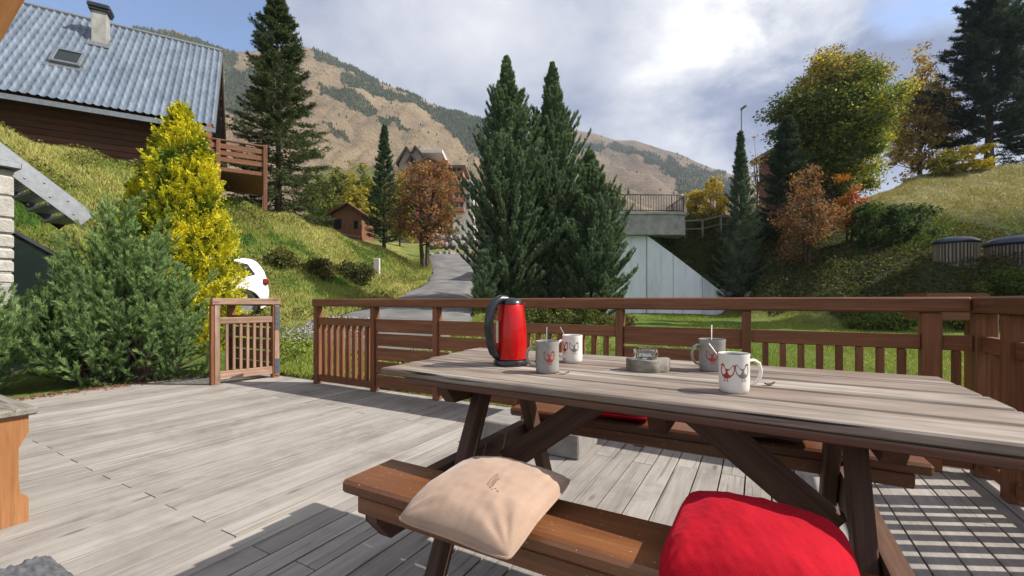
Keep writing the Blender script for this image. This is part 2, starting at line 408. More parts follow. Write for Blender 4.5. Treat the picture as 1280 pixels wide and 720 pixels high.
def snoise(x, y, s, seed=0, oct=4):
    r = np.random.default_rng(seed); out = np.zeros_like(np.asarray(x, float)); a = 1.0
    for o in range(oct):
        for _ in range(5):
            th = r.uniform(0, 6.28); k = s * 2 ** o * r.uniform(.7, 1.4)
            out = out + a * np.sin((x * math.cos(th) + y * math.sin(th)) * k + r.uniform(0, 6.28)) / 3.2
        a *= .5
    return out

def pxof(x, y): return 640 + F_ * x / np.maximum(y, 1.0)
def zonecol(x, y):
    """the ground cover's own colour: lawn, bank of mixed grass, dry hillside, leafy bank"""
    px = pxof(x, y); n = snoise(x, y, .5, 3); n2 = snoise(x, y, 2.2, 4)
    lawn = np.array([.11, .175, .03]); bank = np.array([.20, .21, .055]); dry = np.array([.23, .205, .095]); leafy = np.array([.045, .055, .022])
    c = np.tile(lawn, (len(x), 1))
    wl = np.clip((560 - px) / 60, 0, 1) * np.clip((y - 8.5) / 2, 0, 1)
    c = c * (1 - wl[:, None]) + bank * wl[:, None]
    foot = np.interp(px, [830, 900, 925, 960, 1050, 1150, 1280, 1500], [22, 22, 20.5, 18.5, 16, 14.5, 13.5, 12.5])
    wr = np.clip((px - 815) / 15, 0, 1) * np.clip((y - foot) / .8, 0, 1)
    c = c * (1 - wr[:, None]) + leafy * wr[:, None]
    wd = np.clip((px - 1075) / 40, 0, 1) * np.clip((y - 21.5) / 2.5, 0, 1)
    c = c * (1 - wd[:, None]) + dry * wd[:, None]
    far = np.clip((y - 24) / 3, 0, 1) * (px < 1075) * (px > 560)
    c = c * (1 - far[:, None]) + np.array([.2, .17, .07]) * far[:, None]
    dr = np.clip(n * .5 + .1, 0, .7)[:, None] * (1 - wr[:, None])
    c = c * (1 - dr) + np.array([.19, .165, .06]) * dr
    return np.clip(c * (1 + .22 * n2[:, None]), .008, 1)

def axis(lo, hi, st, out):
    a = np.arange(lo, hi + 1e-6, st); k = [hi]; s = st
    while k[-1] < out: s *= 1.35; k.append(k[-1] + s)
    l = [lo]; s = st
    while l[-1] > -out: s *= 1.35; l.append(l[-1] - s)
    return np.concatenate([l[:0:-1], a, k[1:]])
gx = axis(-22, 34, .26, 4000); gy = axis(2, 40, .22, 4000)
X, Y = np.meshgrid(gx, gy); X = X.ravel(); Y = Y.ravel()
Z = ground(X, Y) + .05 * snoise(X, Y, 1.3, 1) * np.clip((Y - 6) / 6, 0, 1)
Z = np.where(deckmask(X, Y, .12), -.42, Z)
Z = np.where(roadmask(X, Y, .25), Z - .12, Z)
farw = np.clip((np.hypot(X, Y) - 70) / 60, 0, 1); Z = Z * (1 - farw) + (-2.0) * farw
nx, ny = len(gx), len(gy); ii = np.arange(nx * ny).reshape(ny, nx)
Fq = np.stack([ii[:-1, :-1], ii[:-1, 1:], ii[1:, 1:], ii[1:, :-1]], -1).reshape(-1, 4)
k = NT('grassy_ground'); c = k.attr('col').outputs['Color']; co = k.n('TexCoord').outputs['Object']
n1 = k.noise(co, 3, 6, .7); n2 = k.noise(co, 22, 4, .7)
c = k.mix(1.0, c, k.ramp(n1, [(.3, (.6, .6, .6)), (.7, (1.3, 1.3, 1.3))]), 'MULTIPLY')
c = k.mix(k.ramp(n2, [(.5, (0, 0, 0)), (.75, (.6, .6, .6))]), c, (.12, .1, .05))
M['ground'] = k.pr(c, .95, 0, k.bump(k.math('ADD', n1, n2), .8, .12), **{'Specular IOR Level': .1})
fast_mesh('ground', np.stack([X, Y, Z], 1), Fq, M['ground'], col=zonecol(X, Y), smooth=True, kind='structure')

# road and gravel
k = NT('asphalt'); co = k.n('TexCoord').outputs['Object']
n1 = k.noise(co, 1.2, 5, .6); n2 = k.noise(co, 60, 3, .7)
M['asphalt'] = k.pr(k.ramp(k.math('ADD', k.math('MULTIPLY', n1, .6), k.math('MULTIPLY', n2, .4)), [(.36, (.07, .068, .066)), (.5, (.12, .117, .112)), (.64, (.19, .184, .172))]), .9, 0, k.bump(n2, .4, .01))
ds = np.linspace(7.3, 35.8, 150); ts = np.linspace(0, 1, 14); V = []
for d in ds:
    l = np.interp(d, _RD, _RL); r = np.interp(d, _RD, _RR)
    for t in ts:
        wob = .22 * math.sin(d * 2.3) + .15 * math.sin(d * 5.1 + 1); px = l + (r - l) * t + wob * F_ / d * (abs(2 * t - 1)) ** 3 * .15; x = (px - 640) / F_ * d
        edge = .06 * (abs(2 * t - 1) > .93)
        V.append((x, d, gz(x, d) + .035 - edge + .0))
ii = np.arange(len(V)).reshape(len(ds), len(ts)); Fq = np.stack([ii[:-1, :-1], ii[:-1, 1:], ii[1:, 1:], ii[1:, :-1]], -1).reshape(-1, 4)
fast_mesh('road', V, Fq, M['asphalt'], smooth=True, kind='structure')

# ------------------------------------------------------------------ mountains
def inpoly(px, py, poly):
    r = np.zeros(px.shape, bool); n = len(poly)
    for i in range(n):
        x1, y1 = poly[i]; x2, y2 = poly[(i + 1) % n]
        cnd = ((y1 > py) != (y2 > py)) & (px < (x2 - x1) * (py - y1) / (y2 - y1 + 1e-9) + x1)
        r ^= cnd
    return r
M['forest'] = leafmat('far_conifers', .0, .9, .05)
k = NT('mountain_grass'); c = k.attr('col').outputs['Color']; co = k.n('TexCoord').outputs['Object']
n1 = k.noise(co, .02, 8, .68); n2 = k.noise(co, .11, 6, .7)
c = k.mix(1.0, c, k.ramp(n1, [(.32, (.72, .72, .7)), (.68, (1.22, 1.2, 1.15))]), 'MULTIPLY')
c = k.mix(k.ramp(n2, [(.56, (0, 0, 0)), (.7, (.75, .75, .75))]), c, (.1, .085, .045))
M['mountain'] = k.pr(c, .95, 0, k.bump(k.math('ADD', n1, n2), .9, 9.0), **{'Specular IOR Level': .05})
def mountain(name, ridge, d0, d1, foot, tan, forests, seed, npx=520, ns=170, pw=1.25, ntree=0, meadow=None):
    rx = [p for p, _ in ridge]; ry = [q for _, q in ridge]
    pxs = np.linspace(rx[0], rx[-1], npx); s = np.linspace(0, 1.16, ns)
    PX, S = np.meshgrid(pxs, s); PX = PX.ravel(); S = S.ravel()
    yr = np.interp(PX, rx, ry) + 2.0 * snoise(PX, PX * 0, .12, seed, 3) * .5
    D = d0 + (d1 - d0) * S
    sc = np.minimum(S, 1)
    py = yr + (foot - yr) * (1 - sc) ** pw
    zt = CAMH - (py - HY) / F_ * D
    over = np.maximum(S - 1, 0); zt -= (over / .16) ** 2 * .35 * (zt + 40)
    x = (PX - 640) / F_ * D
    env = np.sin(np.pi * np.clip(S, 0, 1)) ** .6
    zt += env * (d1 * .014 * snoise(x * .6, D, 9.0 / d1, seed + 1, 4) + d1 * .012 * np.abs(snoise(x, D * .22, 46.0 / d1, seed + 2, 3)))
    col = np.tile(np.array(tan), (len(x), 1)) * (1 + .16 * snoise(x, D, 12.0 / d1, seed + 3)[:, None])
    fm = np.zeros(len(x), bool); jx = PX + 8 * snoise(PX, py, .3, seed + 5, 4) * .5; jy = py + 5 * snoise(PX, py, .35, seed + 6, 4) * .5
    for f in forests: fm |= inpoly(jx, jy, f)
    col[fm] = np.array([.06, .06, .035]) * (1 + .2 * snoise(x[fm], D[fm], .1, 3)[:, None])
    if meadow is not None:
        mm = inpoly(jx, jy, meadow); col[mm] = np.array([.13, .125, .035])
    ii = np.arange(len(x)).reshape(ns, npx); Fq = np.stack([ii[:-1, :-1], ii[:-1, 1:], ii[1:, 1:], ii[1:, :-1]], -1).reshape(-1, 4)
    fast_mesh(name, np.stack([x, D, zt], 1), Fq, M['mountain'], col=np.clip(col, .01, 1), smooth=True, kind='structure')
    # woods on the slope
    cand = np.where(fm & (S < .995))[0]
    if ntree and len(cand):
        r = np.random.default_rng(seed + 9)
        pk = r.choice(cand, ntree); iso = r.choice(np.where(~fm & (S < .97) & (S > .1))[0], int(ntree * .16)); pk = np.concatenate([pk, iso])
        n = len(pk); dx = (d1 - d0) / ns
        bx = x[pk] + r.uniform(-1, 1, n) * D[pk] / F_ * (rx[-1] - rx[0]) / npx * .6; by = D[pk] + r.uniform(-.5, .5, n) * dx; bz = zt[pk] - 1.0
        h = D[pk] * r.uniform(.0045, .0085, n); w = h * r.uniform(.22, .34, n)
        Vv = np.zeros((n, 9, 3)); ang = r.uniform(0, 6.28, n)
        for j in range(4):
            a = ang + j * math.pi / 2
            Vv[:, j] = np.stack([bx + w * np.cos(a), by + w * np.sin(a), bz + h * .12], 1)
            Vv[:, 4 + j] = np.stack([bx + w * .62 * np.cos(a + .7), by + w * .62 * np.sin(a + .7), bz + h * .45], 1)
        Vv[:, 8] = np.stack([bx + w * .1, by, bz + h], 1)
        t = []
        for j in range(4):
            t += [[j, (j + 1) % 4, 4 + j], [(j + 1) % 4, 4 + (j + 1) % 4, 4 + j], [4 + j, 4 + (j + 1) % 4, 8]]
        Fv = (np.arange(n)[:, None, None] * 9 + np.array(t)[None]).reshape(-1, 3)
        cc = np.array([.03, .044, .024])[None] * r.uniform(.7, 1.5, (n, 1)); au = r.random(n) < .06; cc[au] = [.14, .11, .03]
        fast_mesh('mountain_forest', Vv.reshape(-1, 3), Fv, M['forest'], col=np.repeat(cc, 9, 0), kind='stuff',
                  label=None)
FA = [[(150, 20), (190, 40), (250, 50), (292, 68), (300, 92), (270, 88), (225, 66), (180, 52)],
      [(285, 85), (330, 92), (345, 120), (325, 145), (292, 150), (275, 120)],
      [(392, 60), (432, 78), (475, 102), (470, 108), (425, 92), (390, 72)],
      [(430, 96), (490, 114), (535, 133), (533, 139), (485, 126), (430, 108)],
      [(398, 106), (440, 122), (472, 140), (468, 147), (432, 134), (396, 114)],
      [(528, 138), (552, 133), (602, 149), (650, 170), (650, 230), (612, 208), (586, 190), (560, 167)],
      [(330, 150), (372, 150), (372, 158), (330, 160)], [(420, 62), (520, 112), (600, 140), (600, 147), (510, 121), (425, 72)], [(470, 150), (500, 156), (520, 166), (505, 166), (478, 158)], [(400, 165), (425, 168), (440, 176), (415, 174)]]
mountain('mountain', [(-700, 120), (-300, 60), (60, 20), (180, 37), (215, 38), (250, 49), (292, 66), (340, 60), (385, 59), (402, 64), (432, 80), (480, 104), (520, 121), (560, 137), (602, 149), (650, 172), (720, 205), (800, 245), (900, 280)],
         150, 720, 318, (.225, .17, .11), FA, 11, 640, 190, 1.2, 9000, [(380, 205), (480, 205), (500, 300), (380, 300)])
FB = [[(712, 175), (756, 180), (758, 190), (735, 188), (710, 186)],
      [(768, 176), (800, 190), (850, 213), (912, 226), (912, 246), (850, 240), (800, 212), (775, 196), (760, 186)],
      [(840, 232), (930, 236), (930, 268), (850, 262)]]
mountain('mountain', [(520, 260), (600, 190), (660, 168), (715, 162), (742, 167), (770, 175), (795, 177), (838, 189), (882, 206), (910, 217), (1000, 246), (1150, 262), (1400, 250), (1900, 200)],
         170, 1150, 312, (.165, .125, .09), FB, 21, 420, 170, 1.25, 6000)
# ------------------------------------------------------------------ vegetation makers (arrays in the plant's own frame)
def unit(a): return a / np.maximum(np.linalg.norm(a, axis=-1, keepdims=True), 1e-9)
def needles(r, S, D, L, nn, nl, nw, spread, colA, colB, tip=None, shade=None, radial=0.0):
    """shoots at S, direction D, length L -> triangles"""
    n = len(S); f = r.random((n, nn)) ** .85
    p = S[:, None] + D[:, None] * (L[:, None] * f)[..., None]
    rd = unit(r.normal(size=(n, nn, 3))); rd = unit(rd - (rd * D[:, None]).sum(-1, keepdims=True) * D[:, None])
    nd = unit(D[:, None] * (1 - spread) + rd * spread + np.array([0, 0, .12]))
    p = p + rd * radial
    w = unit(np.cross(nd, unit(r.normal(size=(n, nn, 3))))) * (nw * r.uniform(.7, 1.3, (n, nn, 1)) * .5)
    ln = nl * r.uniform(.7, 1.25, (n, nn, 1))
    V = np.stack([p - w, p + w, p + nd * ln], 2)
    t = r.random((n, 1, 1)) * .75 + r.random((n, nn, 1)) * .25
    c = np.array(colA) * (1 - t) + np.array(colB) * t
    if tip is not None: c = c * (1 - (f[..., None] ** 3) * .6) + np.array(tip) * (f[..., None] ** 3) * .6
    if shade is not None: c = c * shade[:, None, None]
    C = np.repeat(c[:, :, None, :], 3, 2)
    V = V.reshape(-1, 3); return V, np.arange(len(V)).reshape(-1, 3), C.reshape(-1, 3)
def quads(r, Pn, size, colors, up=0.3, asp=.6, out=None):
    n = len(Pn); nrm = unit(r.normal(size=(n, 3)) + np.array([0, 0, up]) + (out * .6 if out is not None else 0))
    a = unit(np.cross(nrm, r.normal(size=(n, 3)))); b = np.cross(nrm, a)
    s = size * r.uniform(.6, 1.35, (n, 1))
    bend = nrm * s * r.uniform(-.25, .25, (n, 1))
    V = np.stack([Pn - a * s * .5, Pn - b * s * asp * .5 + bend, Pn + a * s * .55, Pn + b * s * asp * .5 + bend], 1)
    return V.reshape(-1, 3), np.arange(n * 4).reshape(-1, 4), np.repeat(colors, 4, 0)
def trunk_mb(r, h, r0, r1, lean=.02, n=9, seg=10):
    m = MB(); pts = []; a, b = r.normal(0, lean, 2)
    for i in range(seg + 1):
        t = i / seg
        pts.append((a * h * t * t + .3 * lean * h * math.sin(5 * t), b * h * t * t + .3 * lean * h * math.cos(4 * t) - .3 * lean * h, -.25 + (h + .25) * t))
    m.tube(pts, [r0 * (1.35 - .35 * min(1, i / 1.5)) * (1 - i / seg) + r1 * i / seg for i in range(seg + 1)], n)
    return m, pts
def conifer(name, loc, label, cat, seed, H, R, prof, nb, ns, sl, nn, nl, nw, pitch=(.1, .6), curve=(.0, .3), colA=(.02, .035, .018), colB=(.05, .08, .035),
            tip=None, z0=.04, spread=.55, sw=.8, upk=.1, group=None, trunk_r=None, rz=0, clip=None, lumps=.25, branches=True):
    r = np.random.default_rng(seed)
    root = empty(name, loc, label, cat, group, rz)
    tr = trunk_r or H * .014
    m, pts = trunk_mb(r, H * .97, tr, tr * .12, .006)
    pz = np.array(pts)
    t = z0 + (1 - z0) * ((np.arange(nb) + r.random(nb)) / nb) ** .92
    az = np.arange(nb) * 2.39996 + r.normal(0, .35, nb)
    lump = 1 + lumps * np.sin(az * 2 + t * 9 + seed) * np.sin(t * 23 + seed * 1.7)
    L = R * prof(t) * r.uniform(.66, 1.04, nb) * lump + .03 * R
    pt = pitch[0] + (pitch[1] - pitch[0]) * t + r.normal(0, .09, nb)
    base = np.stack([np.interp(t * H, pz[:, 2], pz[:, 0]), np.interp(t * H, pz[:, 2], pz[:, 1]), t * H], 1)
    d0 = np.stack([np.cos(az) * np.cos(pt), np.sin(az) * np.cos(pt), np.sin(pt)], 1)
    k1, k2 = curve
    def at(s):
        q = base[:, None] + d0[:, None] * (L[:, None] * s)[..., None]
        q[..., 2] += L[:, None] * (-k1 * s + k2 * s * s); return q
    s = .16 + .84 * r.random((nb, ns)) ** .72; s[:, 0] = 1.0
    q = at(s); tg = unit(at(np.minimum(s + .02, 1.05)) - at(s - .02))
    side = unit(np.cross(tg, np.array([0, 0, 1.0])))
    sg = r.choice([-1, 1], (nb, ns)) * r.uniform(.25, 1, (nb, ns)); sg[:, 0] = 0
    D = unit(tg * .75 + side * (sg * sw)[..., None] + np.array([0, 0, 1]) * (upk + r.normal(0, .16, (nb, ns)))[..., None])
    Ls = sl * (1.2 - .6 * s) * r.uniform(.7, 1.25, (nb, ns)) * np.clip(.28 + 1.1 * L[:, None] / R, .28, 1.15)
    keep = np.ones(nb * ns, bool)
    q = q.reshape(-1, 3); D = D.reshape(-1, 3); Ls = Ls.reshape(-1)
    V, Fv, C = needles(r, q, D, Ls, nn, nl, nw, spread, colA, colB, tip)
    if branches:
        for i in range(0, nb, 2):
            if L[i] > .25:
                p3 = at(np.tile(np.array([0, .35, .7, .95]), (nb, 1)))[i] if False else [base[i] + d0[i] * L[i] * a + np.array([0, 0, L[i] * (-k1 * a + k2 * a * a)]) for a in (0, .35, .7, .95)]
                rb = max(.008, tr * .22 * (1 - t[i])); m.tube(p3, [rb, rb * .75, rb * .5, rb * .2], 4, False)
    m.build('trunk', M['bark'], root, local=True)
    fast_mesh('crown', V, Fv, M['needle'], root, col=C, local=True)
    return root
def broadleaf(name, loc, label, cat, seed, H, rx, ry, rz_, zc, nc, nl, size, palette, weights, crad=.7, group=None, trunk_h=None, tr=.12, forks=3, hollow=.45, colfun=None, rotz=0, lowcut=-2, trunk_show=True, shape=None):
    r = np.random.default_rng(seed)
    root = empty(name, loc, label, cat, group, rotz)
    d = unit(r.normal(size=(nc, 3))); rad = r.uniform(hollow, 1, nc) ** .6
    lump = 1 + .17 * np.sin(d[:, 0] * 4 + seed) + .13 * np.sin(d[:, 1] * 5 + 2 * seed) + .12 * np.sin(d[:, 2] * 6 + seed)
    c = d * (rad * lump)[:, None] * np.array([rx, ry, rz_])
    if shape is not None: c[:, :2] *= shape(c[:, 2] / rz_)[:, None]
    c = c[c[:, 2] > lowcut * rz_]; nc = len(c)
    c[:, 2] += zc
    k = np.maximum(4, (nl / nc * r.uniform(.4, 1.6, nc)).astype(int)); idx = np.repeat(np.arange(nc), k); n = len(idx)
    off = unit(r.normal(size=(n, 3))) * (r.random((n, 1)) ** .5) * crad * np.array([1, 1, .7]) * r.uniform(.6, 1.2, nc)[idx][:, None]
    Pn = c[idx] + off
    pal = np.array(palette); ci = r.choice(len(pal), nc, p=np.array(weights) / np.sum(weights))
    if colfun is not None: ci = colfun(r, c, ci)
    li = np.where(r.random(n) < .25, r.choice(len(pal), n, p=np.array(weights) / np.sum(weights)), ci[idx])
    col = pal[li] * r.uniform(.7, 1.3, (n, 1))
    V, Fv, C = quads(r, Pn, size, col, .3, .7, unit(off))
    m = MB(); th = trunk_h or zc - rz_ * .5
    if trunk_show:
        a = r.uniform(0, 6.28); forkpts = []
        for f in range(forks):
            ang = a + f * 6.283 / forks; sp = .12 * th if forks > 1 else 0
            top = Vector((math.cos(ang) * rx * .28 * (forks > 1), math.sin(ang) * ry * .28 * (forks > 1), zc + rz_ * .35))
            b = Vector((math.cos(ang) * sp * .4, math.sin(ang) * sp * .4, -.25))
            pts = [b, b.lerp(top, .3) + Vector((r.normal(0, .04), r.normal(0, .04), 0)), b.lerp(top, .62) + Vector((r.normal(0, .08), r.normal(0, .08), 0)), top]
            m.tube(pts, [tr * 1.2, tr * .85, tr * .55, tr * .15], 8); forkpts.append(pts)
        for i in r.choice(nc, min(nc, 46), replace=False):
            pts = forkpts[r.integers(forks)]; e = Vector(c[i]); tt = np.clip((e.z / max(zc + rz_ * .35, .1)) * .72, .12, .9)
            s0 = pts[0].lerp(pts[-1], tt) if tt > .62 else pts[0].lerp(pts[2], tt / .62)
            mid = s0.lerp(e, .5) + Vector((0, 0, -.06 * (e - s0).length))
            m.tube([s0, mid, e], [tr * .3, tr * .18, tr * .05], 5, False)
        m.build('trunk', M['bark'], root, local=True)
    fast_mesh('crown', V, Fv, M['leaf'], root, col=C, local=True)
    return root
def blades(name, Pn, hmin, hmax, w, cols, seed, lean=.35, **kw):
    r = np.random.default_rng(seed); n = len(Pn)
    h = r.uniform(hmin, hmax, (n, 1)); a = r.uniform(0, 6.28, n)
    wv = np.stack([np.cos(a), np.sin(a), a * 0], 1) * (w if np.isscalar(w) else w[:, None]) * r.uniform(.6, 1.3, (n, 1)) * .5
    ld = np.stack([r.normal(0, lean, n), r.normal(0, lean, n), np.ones(n)], 1)
    V = np.stack([Pn - wv, Pn + wv, Pn + ld * h], 1).reshape(-1, 3)
    c = np.repeat(cols, 3, 0); c[2::3] *= 1.15
    return fast_mesh(name, V, np.arange(n * 3).reshape(-1, 3), M['grassblade'], col=c, **kw)
# ------------------------------------------------------------------ camera, sun, sky
cd_ = bpy.data.cameras.new('camera'); cam = bpy.data.objects.new('camera', cd_); COL.objects.link(cam)
cam.location = (0, 0, CAMH); cam.rotation_euler = (math.pi / 2, 0, 0)
cd_.sensor_width = 36; cd_.lens = 36 * F_ / 1280; cd_.shift_y = (HY - 360) / 1280; cd_.clip_start = .02; cd_.clip_end = 9000
SC.camera = cam
SUN_AZ, SUN_EL = math.radians(-3.0), math.radians(43)
sd = Vector((math.cos(SUN_EL) * math.cos(SUN_AZ), math.cos(SUN_EL) * math.sin(SUN_AZ), math.sin(SUN_EL)))
sl = bpy.data.lights.new('sun', 'SUN'); sl.energy = 4.9; sl.angle = math.radians(.55); sl.color = (1, .945, .87)
so = bpy.data.objects.new('sun', sl); COL.objects.link(so); so.rotation_euler = (-sd).to_track_quat('-Z', 'Y').to_euler(); so.location = (20, 0, 30)
W = bpy.data.worlds.new('World'); SC.world = W; W.use_nodes = True
nt = W.node_tree; nt.nodes.clear()
k = NT.__new__(NT); k.t = nt
sky = k.n('TexSky'); sky.sky_type = 'NISHITA'; sky.sun_disc = False; sky.sun_elevation = SUN_EL
sky.sun_rotation = math.pi / 2 - SUN_AZ; sky.altitude = 1400; sky.air_density = .9; sky.dust_density = .25; sky.ozone_density = 3.5
dv = k.n('TexCoord').outputs['Generated']
sp = k.n('SeparateXYZ', {0: dv})
den = k.math('ADD', k.math('MAXIMUM', sp.outputs[2], 0.0), .28)
cv = k.n('CombineXYZ', {0: k.math('DIVIDE', sp.outputs[0], den), 1: k.math('DIVIDE', sp.outputs[1], den), 2: 0.0}).outputs[0]
nA = k.noise(k.mapv(cv, (1, 1, 1), (3.1, 1.7, 0)), .95, 7, .56, .25)
nB = k.noise(k.mapv(cv, (1, 1, 1), (9.3, 4.2, 0)), 1.9, 8, .6, .35)
nC = k.noise(k.mapv(cv, (1, 1, 1), (1.3, 8.2, 0)), 5.0, 6, .6, .2)
def dirpx(px, py): return Vector(((px - 640) / F_, 1, (HY - py) / F_)).normalized()
def spot(d, r0, r1):
    dt = k.n('VectorMath', {0: dv, 1: d}, operation='DOT_PRODUCT').outputs['Value']
    return k.n('MapRange', {0: dt, 1: math.cos(r0), 2: math.cos(r1), 3: 0.0, 4: 1.0}, interpolation_type='SMOOTHSTEP').outputs[0]
blue = k.math('ADD', spot(dirpx(110, -30), .36, .05), k.math('MULTIPLY', spot(dirpx(1150, -12), .11, .02), k.math('ADD', nC, .12)))
blue = k.math('ADD', blue, spot(dirpx(255, 15), .13, .02))
back = k.n('MapRange', {0: sp.outputs[1], 1: .1, 2: -.5, 3: 0.0, 4: .5}).outputs[0]
blue = k.math('ADD', k.math('ADD', blue, back), k.math('MULTIPLY', k.math('SUBTRACT', nB, .5), 1.5))
bm = k.n('MapRange', {0: blue, 1: .35, 2: .85, 3: 0.0, 4: 1.0}, interpolation_type='SMOOTHSTEP').outputs[0]
lum = k.math('ADD', k.math('ADD', k.math('MULTIPLY', nA, .50), k.math('MULTIPLY', nB, .35)), k.math('MULTIPLY', nC, .24))
lum = k.math('ADD', lum, k.math('MULTIPLY', spot(dirpx(905, 80), .26, .02), k.math('MULTIPLY', k.math('SUBTRACT', k.math('ADD', nB, nC), .5), .34)))
lum = k.math('ADD', lum, k.math('MULTIPLY', spot(dirpx(560, 60), .45, .05), .05))
lum = k.math('ADD', lum, k.math('MULTIPLY', k.math('MULTIPLY', spot(dirpx(1000, -10), .20, .02), nC), .42))
lum = k.math('ADD', lum, k.math('MULTIPLY', k.math('MULTIPLY', spot(dirpx(1172, -2), .08, .01), nC), .5))
lum = k.math('SUBTRACT', lum, k.math('MULTIPLY', spot(dirpx(1070, 60), .30, .08), .27))
lum = k.math('SUBTRACT', lum, k.math('MULTIPLY', spot(dirpx(860, 190), .16, .02), .05))
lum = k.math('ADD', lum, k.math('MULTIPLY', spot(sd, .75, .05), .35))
lum = k.math('ADD', lum, k.math('MULTIPLY', back, .3))
CL = 1.0
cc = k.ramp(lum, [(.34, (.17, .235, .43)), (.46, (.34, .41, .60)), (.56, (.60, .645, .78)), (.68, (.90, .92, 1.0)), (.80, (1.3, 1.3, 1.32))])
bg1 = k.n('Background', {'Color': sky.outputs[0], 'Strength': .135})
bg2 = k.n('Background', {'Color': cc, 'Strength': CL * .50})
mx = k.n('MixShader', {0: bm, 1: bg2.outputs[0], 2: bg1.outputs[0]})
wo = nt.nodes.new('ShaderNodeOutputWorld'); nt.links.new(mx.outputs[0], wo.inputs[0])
vs = SC.view_settings; SC.display_settings.display_device = 'sRGB'
vs.view_transform = 'Standard'; vs.look = 'None'; vs.gamma = 1; vs.use_curve_mapping = False; vs.exposure = 0.78
SC.cycles.use_denoising = True
SC.cycles.max_bounces = 8; SC.cycles.transparent_max_bounces = 8
SC.cycles.sample_clamp_indirect = 6

# ------------------------------------------------------------------ deck
m = MB(); u = -6.45; i = 0
while u < 1.13:
    w = .1205
    js = [-2.6 + (.7 if i % 2 else 0), 1.02 + random.uniform(-.012, .012)] if i % 2 else [-.7, 2.7 + random.uniform(-.04, .04)]
    js = [-3.0] + [j for j in js if j > -2.9] + [3.47]
    for a, b in zip(js[:-1], js[1:]):
        m.uvbox(u + .0035, u + w - .0035, a + .002, b - .002, -.03, random.uniform(-.001, .001), .0014, long=1)
    u += w; i += 1
m.build('deck_floor', M['deck'], kind='structure')
m = MB()
for v in np.arange(-2.8, 3.5, .62): m.uvbox(-6.43, 1.12, v, v + .06, -.2, -.034, .002)
m.uvbox(-6.45, 1.14, 3.472, 3.5, -.24, -.001, .003)
m.build('deck_joists', M['darkwood'], kind='structure')

# ------------------------------------------------------------------ railings
def rail_parts(root, f, posts, kinds, pickets, pw=.055, lastw=None, top=(0, 0), overhang=.05):
    """f(a, c, z): a along the fence, c across it; posts: list along a"""
    ax = (f(1, 0, 0) - f(0, 0, 0)); ay = (f(0, 1, 0) - f(0, 0, 0)); R = Matrix((ax, ay, Vector((0, 0, 1)))).transposed()
    def bx(m, a0, a1, c0, c1, z0, z1, long=None, ch=.005): m.box(f((a0 + a1) / 2, (c0 + c1) / 2, (z0 + z1) / 2), (abs(a1 - a0), abs(c1 - c0), z1 - z0), R, ch, long)
    m = MB(); bx(m, top[0], top[1], -.062, .062, .905, .993, 0, .01); m.build('top_rail', M['rail'], root)
    for i, p in enumerate(posts):
        m = MB(); w = lastw if (lastw and i == len(posts) - 1) else pw
        bx(m, p - w / 2, p + w / 2, -.045, .045, 0.0, .903, 2); m.build('post', M['rail'], root)
    for i, kd in enumerate(kinds):
        a0 = posts[i] + pw / 2 + .002; a1 = posts[i + 1] - (lastw if (lastw and i + 1 == len(posts) - 1) else pw) / 2 - .002
        if kd == 'picket':
            m = MB(); bx(m, a0, a1, -.022, .022, .69, .775, 0); m.build('middle_rail', M['rail'], root)
            m = MB(); bx(m, a0, a1, -.022, .022, .035, .107, 0); m.build('bottom_rail', M['rail'], root)
            n = max(1, round((a1 - a0) / pickets) - 1) if a1 - a0 > .3 else 1; st = (a1 - a0 + .035) / (n + 1)
            m = MB()
            for j in range(n):
                c = a0 - .0175 + st * (j + 1); bx(m, c - .0175, c + .0175, -.026, .026, .109, .688, 2, .003)
            m.build('picket_panel', M['rail'], root)
        else:
            m = MB(); zs = [.048, .192, .340, .492, .640]
            for z in zs: bx(m, a0, a1, -.018, .018, z, z + (.135 if z > .6 else .128), 0)
            m.build('board_panel', M['rail'], root)
VR = 3.385
root = empty('deck_railing', UV(-1.7, VR, 0), 'long red-brown timber railing along the far edge of the deck', 'railing')
rail_parts(root, lambda a, c, z: UV(a, VR + c, z), [-4.526, -3.594, -2.743, -1.85, -.937, -.071, .863], ['picket', 'board', 'board', 'picket', 'board', 'picket'], .0925, lastw=.085, top=(-4.56, 1.02))
UR = 1.085
root2 = empty('deck_railing', UV(UR, 1.5, 0), 'red-brown timber railing on the right side of the deck, coming towards the viewer', 'railing')
rail_parts(root2, lambda a, c, z: UV(UR - c, a, z), [-.8, .15, 1.1, 2.06, 3.03, 3.385], ['picket'] * 5, .0915, pw=.085, top=(-1.0, 3.45))
m = MB(); m.uvbox(.909, 1.036, VR - .022, VR + .022, .69, .775); m.build('middle_rail', M['rail'], root)
m = MB(); m.uvbox(.909, 1.036, VR - .022, VR + .022, .035, .107); m.build('bottom_rail', M['rail'], root)
m = MB(); m.uvbox(.955, .99, VR - .02, VR + .02, .109, .688); m.build('picket_panel', M['rail'], root)
# stretch of fence behind the open gate
root = empty('slatted_fence', UV(-5.8, VR, 0), 'short slatted timber fence standing behind the open gate', 'fence')
rail_parts(root, lambda a, c, z: UV(a, VR + c, z), [-6.36, -5.36], ['board'], .09, top=(-6.40, -5.32))
